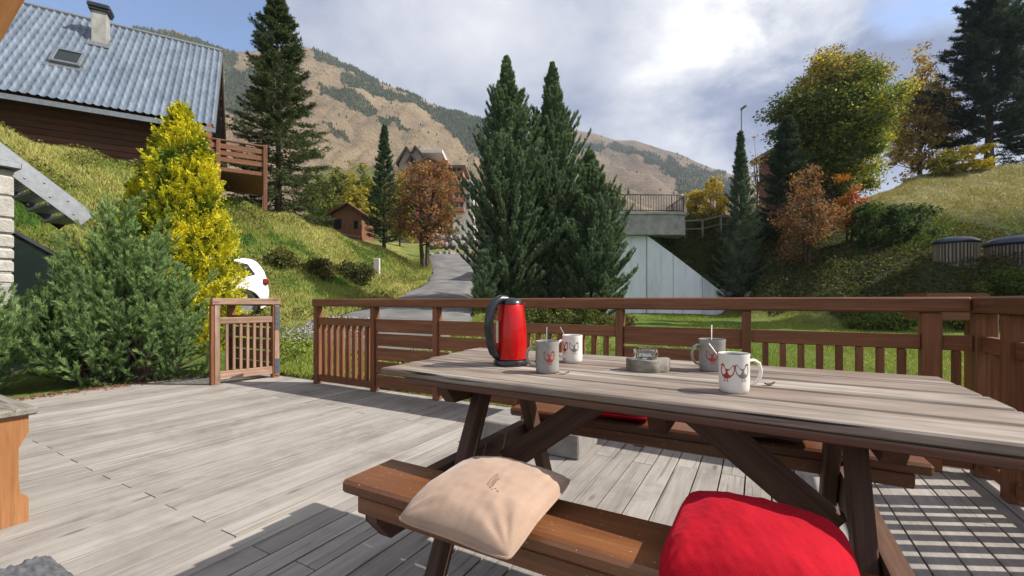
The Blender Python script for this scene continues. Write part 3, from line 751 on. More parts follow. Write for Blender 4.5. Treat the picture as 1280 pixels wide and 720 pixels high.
# gate
hx = Vector((-2.985, 5.60, 0)); fx = Vector((-3.447, 5.075, 0)); gd = (fx - hx); GL = gd.length; gd.normalize(); gn = Vector((-gd.y, gd.x, 0))
RG = Matrix((gd, gn, Vector((0, 0, 1)))).transposed()
root = empty('deck_gate', hx, 'faded timber garden gate swung open at the gap in the railing', 'gate')
def gb(m, a0, a1, c0, c1, z0, z1, long=None, ch=.004): m.box(hx + gd * ((a0 + a1) / 2) + gn * ((c0 + c1) / 2) + Vector((0, 0, (z0 + z1) / 2)), (a1 - a0, c1 - c0, z1 - z0), RG, ch, long); return m
gb(MB(), -.01, GL + .03, -.045, .045, .925, 1.0, 0).build('top_rail', M['gate'], root)
for a in (0.0, GL - .05):
    gb(MB(), a, a + .055, -.035, .035, .03 if a == 0 else .0, .923, 2).build('upright', M['gate'], root)
gb(MB(), GL + .008, GL + .04, -.045, .03, 0.0, .923, 2).build('latch_post', M['rail'], root)
gb(MB(), .057, GL - .052, -.02, .02, .70, .775, 0).build('middle_rail', M['gate'], root)
gb(MB(), .057, GL - .052, -.02, .02, .05, .145, 0).build('bottom_rail', M['gate'], root)
m = MB()
for j in range(7):
    a = .057 + (GL - .109) * (j + 1) / 8; gb(m, a - .015, a + .015, -.014, .014, .147, .698, 2, .003)
m.build('picket_panel', M['gate'], root)
for z0, z1 in ((.60, .90), (.05, .24)):
    m = MB()
    for s in (-1, 1):
        gb(m, -.004, .05, .036 * s - .003, .036 * s + .003, z0, z1, 2, .001)
        for z in np.linspace(z0 + .03, z1 - .03, 5): m.tube([hx + gd * .024 + gn * (.037 * s) + Vector((0, 0, z)), hx + gd * .024 + gn * (.044 * s) + Vector((0, 0, z))], .006, 8)
    m.build('hinge_plate', M['strap'], root)

# raised box behind the corner
root = empty('timber_box', Vector((4.55, 4.45, -.2)), 'dark brown timber box on legs, showing above the railing near its corner', 'box')
c0 = P(1199, 383, 4.4)
m = MB(); m.prism([(-.29, 0), (.29, 0), (.29, .235), (.25, .275), (-.29, .275)], c0 + Vector((0, 0, -.14)), (1, -.12, 0), (0, 0, 1), (.04, .3, 0)); m.build('box_body', M['rail'], root)
for sx in (-.24, .24): MB().box(c0 + Vector((sx + .02, .15, -.14 - .42)), (.06, .06, .84), None, .004).build('leg', M['rail'], root)

# ------------------------------------------------------------------ picnic table
root = empty('picnic_table', UV(-.32, 1.39, 0), 'weathered timber picnic table with two attached benches on the deck', 'picnic table')
def vn(u): return 1.045 - (u + 1.064) * .0587
for i in range(5):
    t0 = (i + .5) / 5; uL = -1.066 - .095 * t0 + random.uniform(-.006, .006); uR = .457 + random.uniform(-.004, .004)
    a = UV(uL, vn(uL) + (1.729 - vn(uL)) * t0, .739); b = UV(uR, vn(uR) + (1.729 - vn(uR)) * t0, .739 + random.uniform(-.001, .001))
    MB().beam(a, b, .1335 if i else .139, .022, ch=.004, tint=[.35, .62, .5, .42, .58][i]).build('table_plank', M['table'], root)
MB().beam(UV(-.975, vn(-.975) + .016, .7185), UV(.45, vn(.45) + .016, .7185), .03, .0175, ch=.003).build('apron', M['darkwood'], root)
MB().uvbox(-.975, .44, 1.69, 1.722, .704, .7272, .003).build('apron', M['darkwood'], root)
for ul, uc in ((-.82, -.863), (.19, .233)):
    for foot, top in (((.918), 1.288), ((1.864), 1.503)):
        MB().beam(UV(ul, foot, 0.0), UV(ul, top, .726), .04, .064, up=UD.cross(Vector((0, 0, 1))), ch=.004).build('leg', M['darkwood'], root)
    m = MB(); m.prism([(.80, .405), (.80, .463), (1.88, .463), (1.88, .405), (1.83, .345), (.85, .345)], UV(uc - .02, 0, 0), VD, (0, 0, 1), UD * .04); m.build('cross_beam', M['darkwood'], root)
    m = MB(); m.prism([(1.09, .69), (1.09, .7265), (1.68, .7265), (1.68, .69), (1.64, .645), (1.13, .645)], UV(uc - .02, 0, 0), VD, (0, 0, 1), UD * .04); m.build('cross_beam', M['darkwood'], root)
for a, b in (((-.80, .385), (-.40, .69)), ((.17, .385), (-.22, .69))):
    MB().beam(UV(a[0], 1.392, a[1]), UV(b[0], 1.392, b[1]), .042, .085, up=(0, 0, 1), ch=.004).build('brace', M['bench'] if False else M['darkwood'], root)
m = MB(); m.prism([(1.085, .69), (1.085, .7265), (1.685, .7265), (1.685, .69), (1.66, .645), (1.115, .645)], UV(-.236, 0, 0), VD, (0, 0, 1), UD * .042); m.build('cleat', M['darkwood'], root)
for v0, v1, nm in ((.784, .968, 'near'), (1.68, 1.90, 'far')):
    MB().uvbox(-.957, .44, v0, v1, .465, .50, .012).build('seat', M['bench'], root)
    MB().uvbox(-.91, .40, v0 + .012, v0 + .046, .418, .4635, .004).build('apron', M['bench'], root)
    MB().uvbox(-.91, .40, v1 - .046, v1 - .012, .418, .4635, .004).build('apron', M['bench'], root)
    MB().uvbox(-.43, -.385, v0 + .05, v1 - .05, .40, .4635, .004).build('cleat', M['darkwood'], root)

# ------------------------------------------------------------------ things on the table
TZ = .7505
kb = Vector((-.004, 1.507, TZ))
root = empty('electric_kettle', kb, 'glossy red electric kettle with black handle and base on the table', 'kettle')
MB().lathe([(.0, 0), (.058, 0), (.0595, .004), (.0595, .012), (.056, .019), (.05, .021), (0, .021)], n=64).build('base', M['blackplastic'], root, local=True)
MB().lathe([(.05, .022), (.0545, .0225), (.0555, .03), (.0555, .06), (.0545, .10), (.052, .14), (.0475, .175), (.0425, .203), (.0405, .207)], n=72).build('body', M['redmetal'], root, local=True)
MB().lathe([(.0415, .207), (.0425, .209), (.041, .214), (.035, .222), (.022, .2285), (0, .231)], n=64).build('lid', M['blackplastic'], root, local=True)
ha = math.radians(218); hd = Vector((math.cos(ha), math.sin(ha), 0))
hp = [(.02, .224), (.045, .225), (.068, .214), (.084, .190), (.091, .155), (.0915, .115), (.086, .078), (.074, .05), (.06, .036), (.05, .033)]
MB().tube([hd * a + Vector((0, 0, z)) for a, z in hp], [.0145, .0155, .0165, .0165, .016, .016, .016, .0155, .0145, .012], 14, True, (1.0, .95)).build('handle', M['blackplastic'], root, local=True)
sa = ha + math.pi; sdv = Vector((math.cos(sa), math.sin(sa), 0)); sdn = Vector((-sdv.y, sdv.x, 0))
m = MB(); V = []
for a, w, z0, z1 in ((.036, .022, .165, .211), (.052, .014, .188, .211), (.062, .006, .206, .213)):
    V += [tuple(sdv * a + sdn * w + Vector((0, 0, z1))), tuple(sdv * a - sdn * w + Vector((0, 0, z1))), tuple(sdv * a + Vector((0, 0, z0)))]
m.add(V, [[0, 3, 4, 1], [0, 2, 5, 3], [1, 4, 5, 2], [3, 6, 7, 4], [3, 5, 8, 6], [4, 7, 8, 5], [6, 8, 7]], smooth=True); m.build('spout', M['redmetal'], root, local=True)
MB().box(hd * .0565 + Vector((0, 0, .115)), (.004, .012, .075), Matrix.Rotation(ha, 3, 'Z'), .0015).build('water_gauge', M['chrome'], root, local=True)

HEN = [(-.50, .46), (-.40, .50), (-.30, .28), (-.12, .20), (.06, .22), (.16, .30), (.20, .50), (.32, .56), (.40, .48), (.50, .42), (.40, .36), (.46, .12), (.42, -.12), (.26, -.34), (.02, -.44), (-.22, -.36), (-.42, -.14), (-.50, .14)]
def hen(m, Rm, ang, z, s, flip=1):
    def mp(x, y): a = ang + flip * x * s / Rm; return ((Rm + .0005) * math.cos(a), (Rm + .0005) * math.sin(a), z + y * s)
    ctr = mp(0, 0); n = len(HEN)
    m.add([ctr] + [mp(x, y) for x, y in HEN], [[0, i + 1, (i + 1) % n + 1] for i in range(n)])
    for lx in (-.06, .14):
        for q in ([(lx - .02, -.30), (lx + .02, -.30), (lx + .02, -.56), (lx - .02, -.56)], [(lx - .08, -.56), (lx + .10, -.56), (lx + .08, -.60), (lx - .06, -.60)]):
            m.add([mp(x, y) for x, y in q], [[0, 1, 2, 3]])
def mug(loc, label, mat, hang, prints, spoon, Rm=.0355, Hm=.097):
    root = empty('mug', loc, label, 'mug', 'hen-patterned mugs on the table')
    MB().lathe([(0, .003), (Rm * .86, .0), (Rm * .93, .002), (Rm * .985, .01), (Rm, .022), (Rm, Hm * .9), (Rm * 1.03, Hm - .003), (Rm * 1.02, Hm), (Rm * .965, Hm - .001), (Rm * .92, Hm * .9), (Rm * .9, .012), (0, .008)], n=64).build('body', mat, root, local=True)
    h = Vector((math.cos(hang), math.sin(hang), 0)); pts = []
    for a, z in ((Rm * .95, Hm * .80), (Rm + .012, Hm * .82), (Rm + .024, Hm * .74), (Rm + .0285, Hm * .55), (Rm + .026, Hm * .38), (Rm + .015, Hm * .235), (Rm * .95, Hm * .2)):
        pts.append(h * a + Vector((0, 0, z)))
    MB().tube(pts, .0048, 10, True, (1.35, .8)).build('handle', mat, root, local=True)
    MB().lathe([(0, Hm * .945), (Rm * .945, Hm * .945)], n=40).build('coffee', M['coffee'], root, local=True)
    for ang, z, s, pm, fl in prints:
        m = MB(); hen(m, Rm, ang, z, s, fl); m.build('hen_print', pm, root, local=True)
    a, ln, tilt, mt = spoon
    d = Vector((math.cos(a) * math.sin(tilt), math.sin(a) * math.sin(tilt), math.cos(tilt)))
    s0 = Vector((-math.cos(a) * Rm * .5, -math.sin(a) * Rm * .5, .012)); e = s0 + d * ln
    sp = empty('teaspoon', Vector(loc) + s0, None, None)
    o = sp
    m = MB(); m.tube([(0, 0, .03), d * ln * .5, d * ln * .85, d * ln], [.0012, .0014, .0023, .0026], 8, True, (1.5, .6))
    m.build('handle', mt, o, local=True)
    MB().lathe([(0, -.004), (.007, -.002), (.0105, .003), (.0095, .003), (.006, -.0005), (0, -.002)], n=20, sy=1.4).build('bowl', M['chrome'], o, local=True).rotation_euler = (1.2, 0, a)
    return root, sp
AC = math.radians(-90)     # the side towards the camera
_, s = mug((.108, 1.343, TZ), 'grey mug with a red hen, beside the red kettle', M['muggrey'], math.radians(188), [(AC + .12, .05, .036, M['printred'], 1), (AC - 1.7, .05, .036, M['printgrey'], 1)], (math.radians(80), .128, .12, M['chrome']))
props(s, 'steel teaspoon upright in the grey mug beside the kettle', 'teaspoon', 'teaspoons in the mugs')
_, s = mug((.217, 1.575, TZ), 'white mug with a grey hen, behind the grey mug near the kettle', M['mugwhite'], math.radians(205), [(AC + .05, .055, .036, M['printgrey'], 1), (AC - 1.05, .055, .036, M['printred'], 1)], (math.radians(165), .128, .5, M['chrome']))
props(s, 'steel teaspoon leaning left out of the rear white mug', 'teaspoon', 'teaspoons in the mugs')
_, s = mug((.632, 1.385, TZ), 'grey mug with a red hen, behind the front white mug', M['muggrey'], math.radians(186), [(AC - .42, .047, .036, M['printred'], 1), (AC + 1.5, .047, .036, M['printgrey'], 1)], (math.radians(60), .132, .05, M['mugwhite']), .0385, .099)
props(s, 'pale teaspoon upright in the grey mug behind the white one', 'teaspoon', 'teaspoons in the mugs')
_, s = mug((.538, 1.062, TZ), 'white mug with a red and a grey hen, nearest the viewer', M['mugwhite'], math.radians(-4), [(AC - .95, .05, .036, M['printred'], -1), (AC + .12, .052, .036, M['printgrey'], 1)], (math.radians(155), .125, .62, M['mugwhite']), .034, .093)
props(s, 'white teaspoon leaning left out of the nearest white mug', 'teaspoon', 'teaspoons in the mugs')

ac = Vector((.43, 1.385, TZ))
m = MB(); n = 56; V = []; Fs = []
rr = np.array([.066 + .004 * math.sin(3 * a + 1) + .0025 * math.sin(7 * a) + random.uniform(-.001, .001) for a in np.linspace(0, 2 * math.pi, n, endpoint=False)])
for z, q in ((0, .97), (.004, 1.0), (.033, 1.0), (.037, .965), (.0372, .5)):
    for i in range(n): a = 2 * math.pi * i / n; V.append((rr[i] * q * math.cos(a), rr[i] * q * .8 * math.sin(a), z + (.0015 * math.sin(5 * a) if z > .03 else 0)))
for j in range(4): Fs += [[j * n + i, j * n + (i + 1) % n, (j + 1) * n + (i + 1) % n, (j + 1) * n + i] for i in range(n)]
Fs += [[i for i in range(n)][::-1], [4 * n + i for i in range(n)]]
m.add(V, Fs, smooth=True); m.build('log_slice', M['greywood'], None, ac, local=True, label='round grey log slice under the glass ashtray', cat='log slice')
m = MB(); n = 72; V = []; Fs = []
def nz(a, z): return z - (.009 if any(abs((a - b + math.pi) % (2 * math.pi) - math.pi) < .12 for b in (.6, 2.2, 3.8, 5.3)) else 0)
for r_, z, top in ((.0, .0, 0), (.033, .0, 0), (.036, .004, 0), (.0385, .03, 1), (.0365, .031, 1), (.034, .03, 1), (.031, .009, 0), (.0, .007, 0)):
    for i in range(n): a = 2 * math.pi * i / n; V.append((r_ * math.cos(a), r_ * math.sin(a), nz(a, z) if top else z))
for j in range(7): Fs += [[j * n + i, j * n + (i + 1) % n, (j + 1) * n + (i + 1) % n, (j + 1) * n + i] for i in range(n)]
m.add(V, Fs, smooth=True); m.build('glass_ashtray', M['glass'], None, ac + Vector((-.008, -.002, .0385)), local=True, label='clear notched glass ashtray on the log slice', cat='ashtray')
# curled scraps on the table top
for pt, an, lb, mt in ((G(962, 482, .75), .3, 'small dark curled leaf on the table by the front mug', 'darkwood'), (G(704, 468, .75), -.2, 'pale scrap of leaf on the table beside the kettle-side grey mug', 'greywood')):
    m = MB(); V = []; 
    for i in range(7):
        t = i / 6; w = .007 * math.sin(math.pi * min(.97, t + .03)); x = (t - .5) * .036
        V += [(x, -w, .006 * (2 * t - 1) ** 2 + .003), (x, 0, .0015 + .004 * (2 * t - 1) ** 2), (x, w, .006 * (2 * t - 1) ** 2 + .004)]
    Fs = []
    for i in range(6): Fs += [[3 * i, 3 * i + 3, 3 * i + 4, 3 * i + 1], [3 * i + 1, 3 * i + 4, 3 * i + 5, 3 * i + 2]]
    m.add(V, Fs, smooth=True); o = m.build('dry_leaf', M[mt], None, Vector((pt.x, pt.y, .7505)), local=True, label=lb, cat='leaf'); o.rotation_euler = (0, 0, an)

# ------------------------------------------------------------------ cushions
def cushion(name, ctr, yaw, tilt, sx, sy, T, mat, seed, label, wr=.012, drape=None, N=84, concave=.07, pile=0):
    r = np.random.default_rng(seed)
    a = np.linspace(-1, 1, N); A, B = np.meshgrid(a, a); A = A.ravel(); B = B.ravel()
    xx = sx / 2 * A * (1 - concave * (1 - A * A * .5) * np.cos(B * 1.57) * np.abs(A)); yy = sy / 2 * B * (1 - concave * np.cos(A * 1.57) * np.abs(B))
    rc = 1 - .085 * (np.abs(A * B)) ** 3; xx = xx * rc; yy = yy * rc
    h = T / 2 * (np.clip(1 - np.abs(A) ** 2.6, 0, 1) ** .46) * (np.clip(1 - np.abs(B) ** 2.6, 0, 1) ** .46)
    cr = np.zeros_like(h)
    for ca in (-1, 1):
        for cb in (-1, 1):
            d = np.hypot(A - ca, B - cb); th = np.arctan2(B - cb, A - ca)
            cr += np.sin(th * 15 + r.uniform(0, 6)) * np.exp(-(d / .75) ** 2) * np.clip(d * 2.2, 0, 1)
    nz_ = snoise(A, B, 3.2, seed, 4); edge = np.clip(1 - np.maximum(np.abs(A), np.abs(B)), 0, .2) / .2
    top = h + wr * edge * (cr * .2 + nz_ * .42 * edge + .06 * snoise(A, B, 7.5, seed + 2, 3) * edge) + .0011 * edge * (pile > 0) * (1.5 * snoise(A, B, 7, seed + 4, 2) + .35 * snoise(A, B, 45, seed + 6, 1)); bot = -h * .62 + wr * edge * .5 * snoise(A, B, 3, seed + 1)
    tx, ty, tz = xx, yy, top
    V = np.concatenate([np.stack([xx, yy, top], 1), np.stack([xx, yy, bot], 1)])
    Rm = (Matrix.Rotation(yaw, 3, 'Z') @ Matrix.Rotation(tilt[0], 3, 'X') @ Matrix.Rotation(tilt[1], 3, 'Y'))
    V = V @ np.array(Rm).T
    if drape is not None: V = drape(V, np.array(ctr))
    ii = np.arange(N * N).reshape(N, N); q = np.stack([ii[:-1, :-1], ii[:-1, 1:], ii[1:, 1:], ii[1:, :-1]], -1).reshape(-1, 4)
    Fq = np.concatenate([q, q[:, ::-1] + N * N])
    o = fast_mesh(name, V, Fq, mat, None, ctr, smooth=True, local=True, label=label, cat='cushion')
    rim = [(i, 0) for i in range(N)] + [(N - 1, j) for j in range(1, N)] + [(i, N - 1) for i in range(N - 2, -1, -1)] + [(0, j) for j in range(N - 2, 0, -1)]
    pth = [Vector(V[jj * N + i_]) for i_, jj in rim][::2]
    m = MB(); m.tube(pth + [pth[0]], .0028, 6, False); m.build('piping', mat, o, local=True)
    return o, V[:N * N], q
bench_front = .784
def drape_near(V, c):
    w = V + c[None]; v = w[:, 0] * VD.x + w[:, 1] * VD.y
    ov = np.clip(bench_front - v, 0, 1); V = V.copy(); V[:, 2] -= ov * .12 + ov * ov * 1.0
    ins = v >= bench_front; zmin = .5025 - c[2]
    V[:, 2] = np.where(ins & (V[:, 2] < zmin), zmin + (V[:, 2] - zmin) * .03, V[:, 2]); return V
o, tv, q = cushion('cushion', UV(-.53, .835, .533), YAW - .03, (math.radians(6), 0), .30, .30, .088, M['beige'], 5, 'beige cotton cushion draped over the front bench', .012, drape_near)
# small embroidered mark on the beige cushion
m = MB(); N = 84
def onc(a, b, hh=.0012):
    i = (a + 1) / 2 * (N - 1); j = (b + 1) / 2 * (N - 1); return Vector(tv[int(round(j)) * N + int(round(i))]) + Vector((0, 0, hh))
for kx in range(4): m.tube([onc(.14 + .028 * kx, -.20), onc(.12 + .028 * kx, -.06), onc(.14 + .028 * kx, .08 - .03 * kx)], .0005, 5, tint=.5)
for kx in range(6): p = onc(.18 + .035 * kx, -.22 - .03 * (kx % 3)); m.tube([p, p + Vector((.004, .001, 0))], .0006, 5)
m.build('embroidery', M['thread'], o, local=True)
o, tv, q = cushion('cushion', UV(-.0, .862, .54), YAW - .03, (math.radians(2), math.radians(3)), .285, .32, .112, M['redfluff'], 8, 'plump red plush cushion on the front bench', .009, drape_near, 150, .05, 1)
def drape_far(V, c):
    zmin = .5025 - c[2]; V = V.copy(); V[:, 2] = np.where(V[:, 2] < zmin, zmin + (V[:, 2] - zmin) * .03, V[:, 2]); return V
cushion('cushion', UV(-.48, 1.765, .522), YAW + .05, (0, 0), .24, .16, .055, M['redfluff'], 12, 'red cushion on the far bench behind the table', .006, drape_far, 50)
cushion('cushion', UV(.02, 1.76, .540), YAW + .06, (0, 0), .30, .20, .10, M['brownfab'], 14, 'dark brown cushion on the far bench behind the table', .012, drape_far, 50)

# ------------------------------------------------------------------ other things on the deck
MB().uvbox(-1.665, -.95, 2.51, 2.885, .0015, .155, .008).build('concrete_block', M['block'], None, UV(-1.3, 2.7, 0), label='low concrete block on the deck behind the table', cat='concrete block')
root = empty('garden_bench', UV(-3.4, .45, 0), 'wooden bench with honey-coloured end board and grey plank seat, at the left edge', 'bench')
pf = [(.27, 0), (.64, 0), (.64, .105), (.615, .13), (.61, .2), (.61, .33), (.64, .395), (.64, .468), (.27, .468), (.27, .395), (.30, .33), (.30, .13), (.27, .105)]
for uu in (-2.84, -4.2): MB().prism(pf, UV(uu, 0, 0.0), VD, (0, 0, 1), UD * .04).build('end_board', M['orangewood'], root)
for v0, v1 in ((.24, .447), (.455, .665)): MB().uvbox(-4.4, -2.775, v0, v1, .47, .502, .008).build('seat_plank', M['greywood'], root)
MB().uvbox(-4.155, -2.845, .435, .47, .25, .34, .004).build('stretcher', M['orangewood'], root)
# woven stool
root = empty('rattan_stool', UV(-1.075, .10, 0), 'grey woven rattan stool in the bottom left corner', 'stool')
def weave(nu, nv, w, h, fx, rnd):
    uu = np.linspace(-w / 2, w / 2, nu); vv = np.linspace(-h / 2, h / 2, nv); U_, V_ = np.meshgrid(uu, vv)
    row = np.floor((V_ + h) / .018); ph = np.pi * (row % 2)
    z = .0032 * np.abs(np.sin(np.pi * V_ / .018)) ** .6 * (1 + .75 * np.sin(U_ / .028 * 2 * np.pi * .5 + ph)) - .004
    return U_.ravel(), V_.ravel(), z.ravel(), nu, nv
def gridf(nu, nv):
    ii = np.arange(nu * nv).reshape(nv, nu); return np.stack([ii[:-1, :-1], ii[:-1, 1:], ii[1:, 1:], ii[1:, :-1]], -1).reshape(-1, 4)
W_, HT = .46, .45
a, b, z, nu, nv = weave(200, 200, W_, W_, 1, 0)
rd = np.clip(np.maximum(np.abs(a), np.abs(b)) - (W_ / 2 - .03), 0, .03); z2 = HT + z - (.03 - np.sqrt(np.maximum(.03 ** 2 - rd ** 2, 0)))
k_ = 1 - .0 * a
corner = np.clip(np.abs(a) + np.abs(b) - (W_ - .02), 0, 1) * .35
V = np.stack([a - np.sign(a) * corner, b - np.sign(b) * corner, z2], 1) @ np.array(RUV).T
k = NT('grey_rattan_weave'); co = k.n('TexCoord').outputs['Object']
M['weave'] = k.pr(k.ramp(k.noise(co, 60, 4, .6), [(.3, (.06, .06, .063)), (.7, (.13, .13, .135))]), .5)
fast_mesh('woven_seat', V, gridf(nu, nv), M['weave'], root, smooth=True, local=True)
for s in range(4):
    a, b, z, nu, nv = weave(150, 120, W_ - .05, HT - .05, 1, 0)
    R4 = Matrix.Rotation(YAW + s * math.pi / 2, 3, 'Z')
    V = np.stack([a, np.full_like(a, -W_ / 2 + .012) - z, b + HT / 2 - .012], 1) @ np.array(R4).T
    fast_mesh('woven_side', V, gridf(nu, nv), M['weave'], root, smooth=True, local=True)
for sx in (-1, 1):
    for sy in (-1, 1):
        p = RUV @ Vector((sx * (W_ / 2 - .035), sy * (W_ / 2 - .035), 0)); MB().tube([p, p + Vector((0, 0, HT - .03))], .018, 8).build('leg', M['darkmetal'], root, local=True)
M['lid'] = simple('dark_blue_lid', (.03, .04, .065), .3, .2, .1, 3)
M['lathe'] = wood('container_slats', (.13, .1, .07), (.24, .19, .14), (.34, .28, .21), .8, .6, .2)
M['roofbrown'] = simple('brown_roof_sheet', (.09, .06, .05), .6, 0, .2, 1)
M['terracotta2'] = simple('dark_red_render', (.13, .045, .04), .85, 0, .15, .6)
# ------------------------------------------------------------------ chalet with the grey roof
e_ = Vector((.863, .505, 0)); n_ = Vector((-.505, .863, 0)); Z_ = Vector((0, 0, 1))
E0 = P(267, 158, 15.0); RISE = 4.5; RUN = 4.0; RL = 10.5
def HS(t, s, up=0.0):                            # t leftwards along the eave, s up the slope run
    return E0 - e_ * t + n_ * s + Z_ * (RISE / RUN * s + up)
root = empty('chalet', Vector((E0.x - 4, E0.y + 2, 5.2)), 'dark brown chalet with a blue-grey tiled roof on the bank', 'house')
def roofsheet(name, side):
    ncol = int(RL / .2); nu = ncol * 10 + 1; nrow = 13; nv = nrow * 5 + 1
    t = np.linspace(0, RL, nu); s = np.linspace(0, 1, nv); T_, S_ = np.meshgrid(t, s); T_ = T_.ravel(); S_ = S_.ravel()
    ph = (T_ / .2) % 1.0; wave = .034 * (np.clip(np.sin(ph * 2 * np.pi), -.25, 1) + .25)
    fr = (S_ * nrow) % 1.0; step = .05 * (1 - fr) ** 1.4; sl = math.hypot(RISE, RUN)
    nrm = np.array([0, -RISE / sl, RUN / sl])
    run = np.where(side > 0, S_ * RUN, 2 * RUN - S_ * RUN)
    up = wave + step
    base = np.array(E0)[None] - np.array(e_)[None] * T_[:, None] + np.array(n_)[None] * run[:, None] + np.array([0, 0, 1])[None] * (RISE * S_)[:, None]
    nv3 = -np.array(n_) * (RISE / sl) * side + np.array([0, 0, RUN / sl])
    V = base + nv3[None] * up[:, None]
    rr_ = np.random.default_rng(3).uniform(.82, 1.14, (nrow + 2, ncol + 2)); tone = rr_[np.minimum((S_ * nrow).astype(int), nrow), np.minimum(np.floor(T_ / .2 + .15).astype(int), ncol)]
    fast_mesh(name, V, gridf(nu, nv), M['rooftile'], root, smooth=True, col=np.repeat(tone[:, None], 3, 1))
k = NT('blue_grey_roof_tiles'); co = k.n('TexCoord').outputs['Object']; n1 = k.noise(co, 1.3, 5, .6)
n2 = k.noise(co, 7, 5, .7)
M['rooftile'] = k.pr(k.mix(k.ramp(n2, [(.58, (0, 0, 0)), (.75, (.5, .5, .5))]), k.mix(1.0, k.ramp(n1, [(.3, (.085, .112, .15)), (.7, (.135, .168, .21))]), k.attr('col').outputs['Color'], 'MULTIPLY'), (.12, .125, .11)), .55, .1)
roofsheet('roof', 1); roofsheet('roof', -1)
sl_ = math.hypot(RISE, RUN)
m = MB()
m.beam(HS(-.05, -.05, -.09), HS(RL, -.05, -.09), .04, .16)                       # gutter board
m.beam(HS(-.02, 0, -.13), HS(-.02, RUN, -.13), .05, .24); m.beam(HS(-.02, 2 * RUN, -.13 - 2 * RISE + 0 * RUN), HS(-.02, RUN, -.13), .05, .24)
m.build('verge_board', M['steel'], root)
MB().tube([HS(-.03, RUN, .03), HS(RL, RUN, .03)], .09, 8).build('ridge_cap', M['steel'], root)
def wallbox(mm, t0, t1, s0, s1, z0, z1): mm.box(E0 - e_ * ((t0 + t1) / 2) + n_ * ((s0 + s1) / 2) + Z_ * (-E0.z + (z0 + z1) / 2), (abs(t1 - t0), abs(s1 - s0), z1 - z0), Matrix((-e_, -n_, Z_)).transposed(), .01, 0)
m = MB()
zt_ = E0.z + .30
for i in range(14): wallbox(m, .42, RL, .92, 1.1, zt_ + .45 - .2 * (i + 1) + .006, zt_ + .45 - .2 * i)
m.build('wall', M['housewood'], root)
m = MB()
gbl = [(.95, 4.2 - E0.z), (2 * RUN - .95, 4.2 - E0.z), (2 * RUN - .95, .85), (RUN, RISE - .2), (.95, .85)]
m.prism(gbl, HS(.45, 0), n_, Z_, e_ * -.16); m.prism(gbl, HS(RL - .3, 0), n_, Z_, e_ * .16); wallbox(m, .6, RL - .5, 2 * RUN - 1.05, 2 * RUN - .95, 4.2, E0.z + .9)
m.build('gable_wall', M['hutwood'], root)
MB().beam(HS(.36, .92, -3.2), HS(.36, .92, -.35), .16, .16, up=e_).build('corner_post', M['rail'], root)
# chimney and skylight: where the sight lines meet the roof plane
npl = (-n_ * RISE + Z_ * RUN).normalized()
def onroof(px, py):
    d = P(px, py, 1.0) - Vector((0, 0, CAMH)); o = Vector((0, 0, CAMH)); return o + d * ((E0 - o).dot(npl) / d.dot(npl))
c = onroof(126, 52); RH = Matrix((-e_, -n_, Z_)).transposed()
ch = MB().box(c + Z_ * .25, (.42, .42, 1.5), RH, .01).build('chimney', M['concrete'], root)
MB().box(c + Z_ * 1.02, (.56, .56, .06), RH, .01).box(c + Z_ * 1.15, (.62, .62, .16), RH, .03).build('chimney_cap', M['darkmetal'], ch)
up_ = (n_ * RUN + Z_ * RISE).normalized()
MB().box(c + npl * .05 - up_ * .28, (.62, .5, .05), Matrix((-e_, -up_, npl)).transposed(), .01).build('flashing', M['steel'], ch)
s0 = onroof(86, 76); RS = Matrix((-e_, -up_, npl)).transposed()
sk = MB()
for dx, dy, w, h in ((0, .42, .74, .1), (0, -.42, .74, .1), (.33, 0, .1, .84), (-.33, 0, .1, .84)): sk.box(s0 + (-e_) * dx + up_ * dy + npl * .10, (w, h, .13), RS, .01)
sk = sk.build('skylight', M['steel'], root)
MB().box(s0 + npl * .12, (.57, .75, .02), RS, .002).build('pane', M['winglass'], sk)
MB().box(s0 + npl * .05 - up_ * .55, (.95, .25, .03), RS, .006).build('flashing', M['steel'], sk)
# balcony on the gable end
BZ = zz(216, 16.0)
fl = MB()
fl.box(HS(-.55, 2.2) * 1 + Z_ * (BZ - HS(-.55, 2.2).z), (2.0, 3.4, .14), RH, .01)
for z in (.35, .58, .82): fl.box(HS(-.55, .52) + Z_ * (BZ + z - HS(-.55, .52).z), (2.1, .035, .17), RH, .006); fl.box(HS(-1.55, 2.2) + Z_ * (BZ + z - HS(-1.55, 2.2).z), (.035, 3.3, .17), RH, .006)
fl.box(HS(-.55, .52) + Z_ * (BZ + 1.03 - HS(-.55, .52).z), (2.15, .1, .05), RH, .006); fl.box(HS(-1.55, 2.2) + Z_ * (BZ + 1.03 - HS(-1.55, 2.2).z), (.1, 3.4, .05), RH, .006)
bo = fl.build('balcony', M['hutwood'], root)
for t, s in ((-1.55, .52), (-.1, .52), (-1.55, 3.8)):
    q = HS(t, s); q = Vector((q.x, q.y, 0)); MB().box(q + Z_ * (BZ - .15), (.13, .13, 2.4), RH, .01).build('post', M['hutwood'], bo)

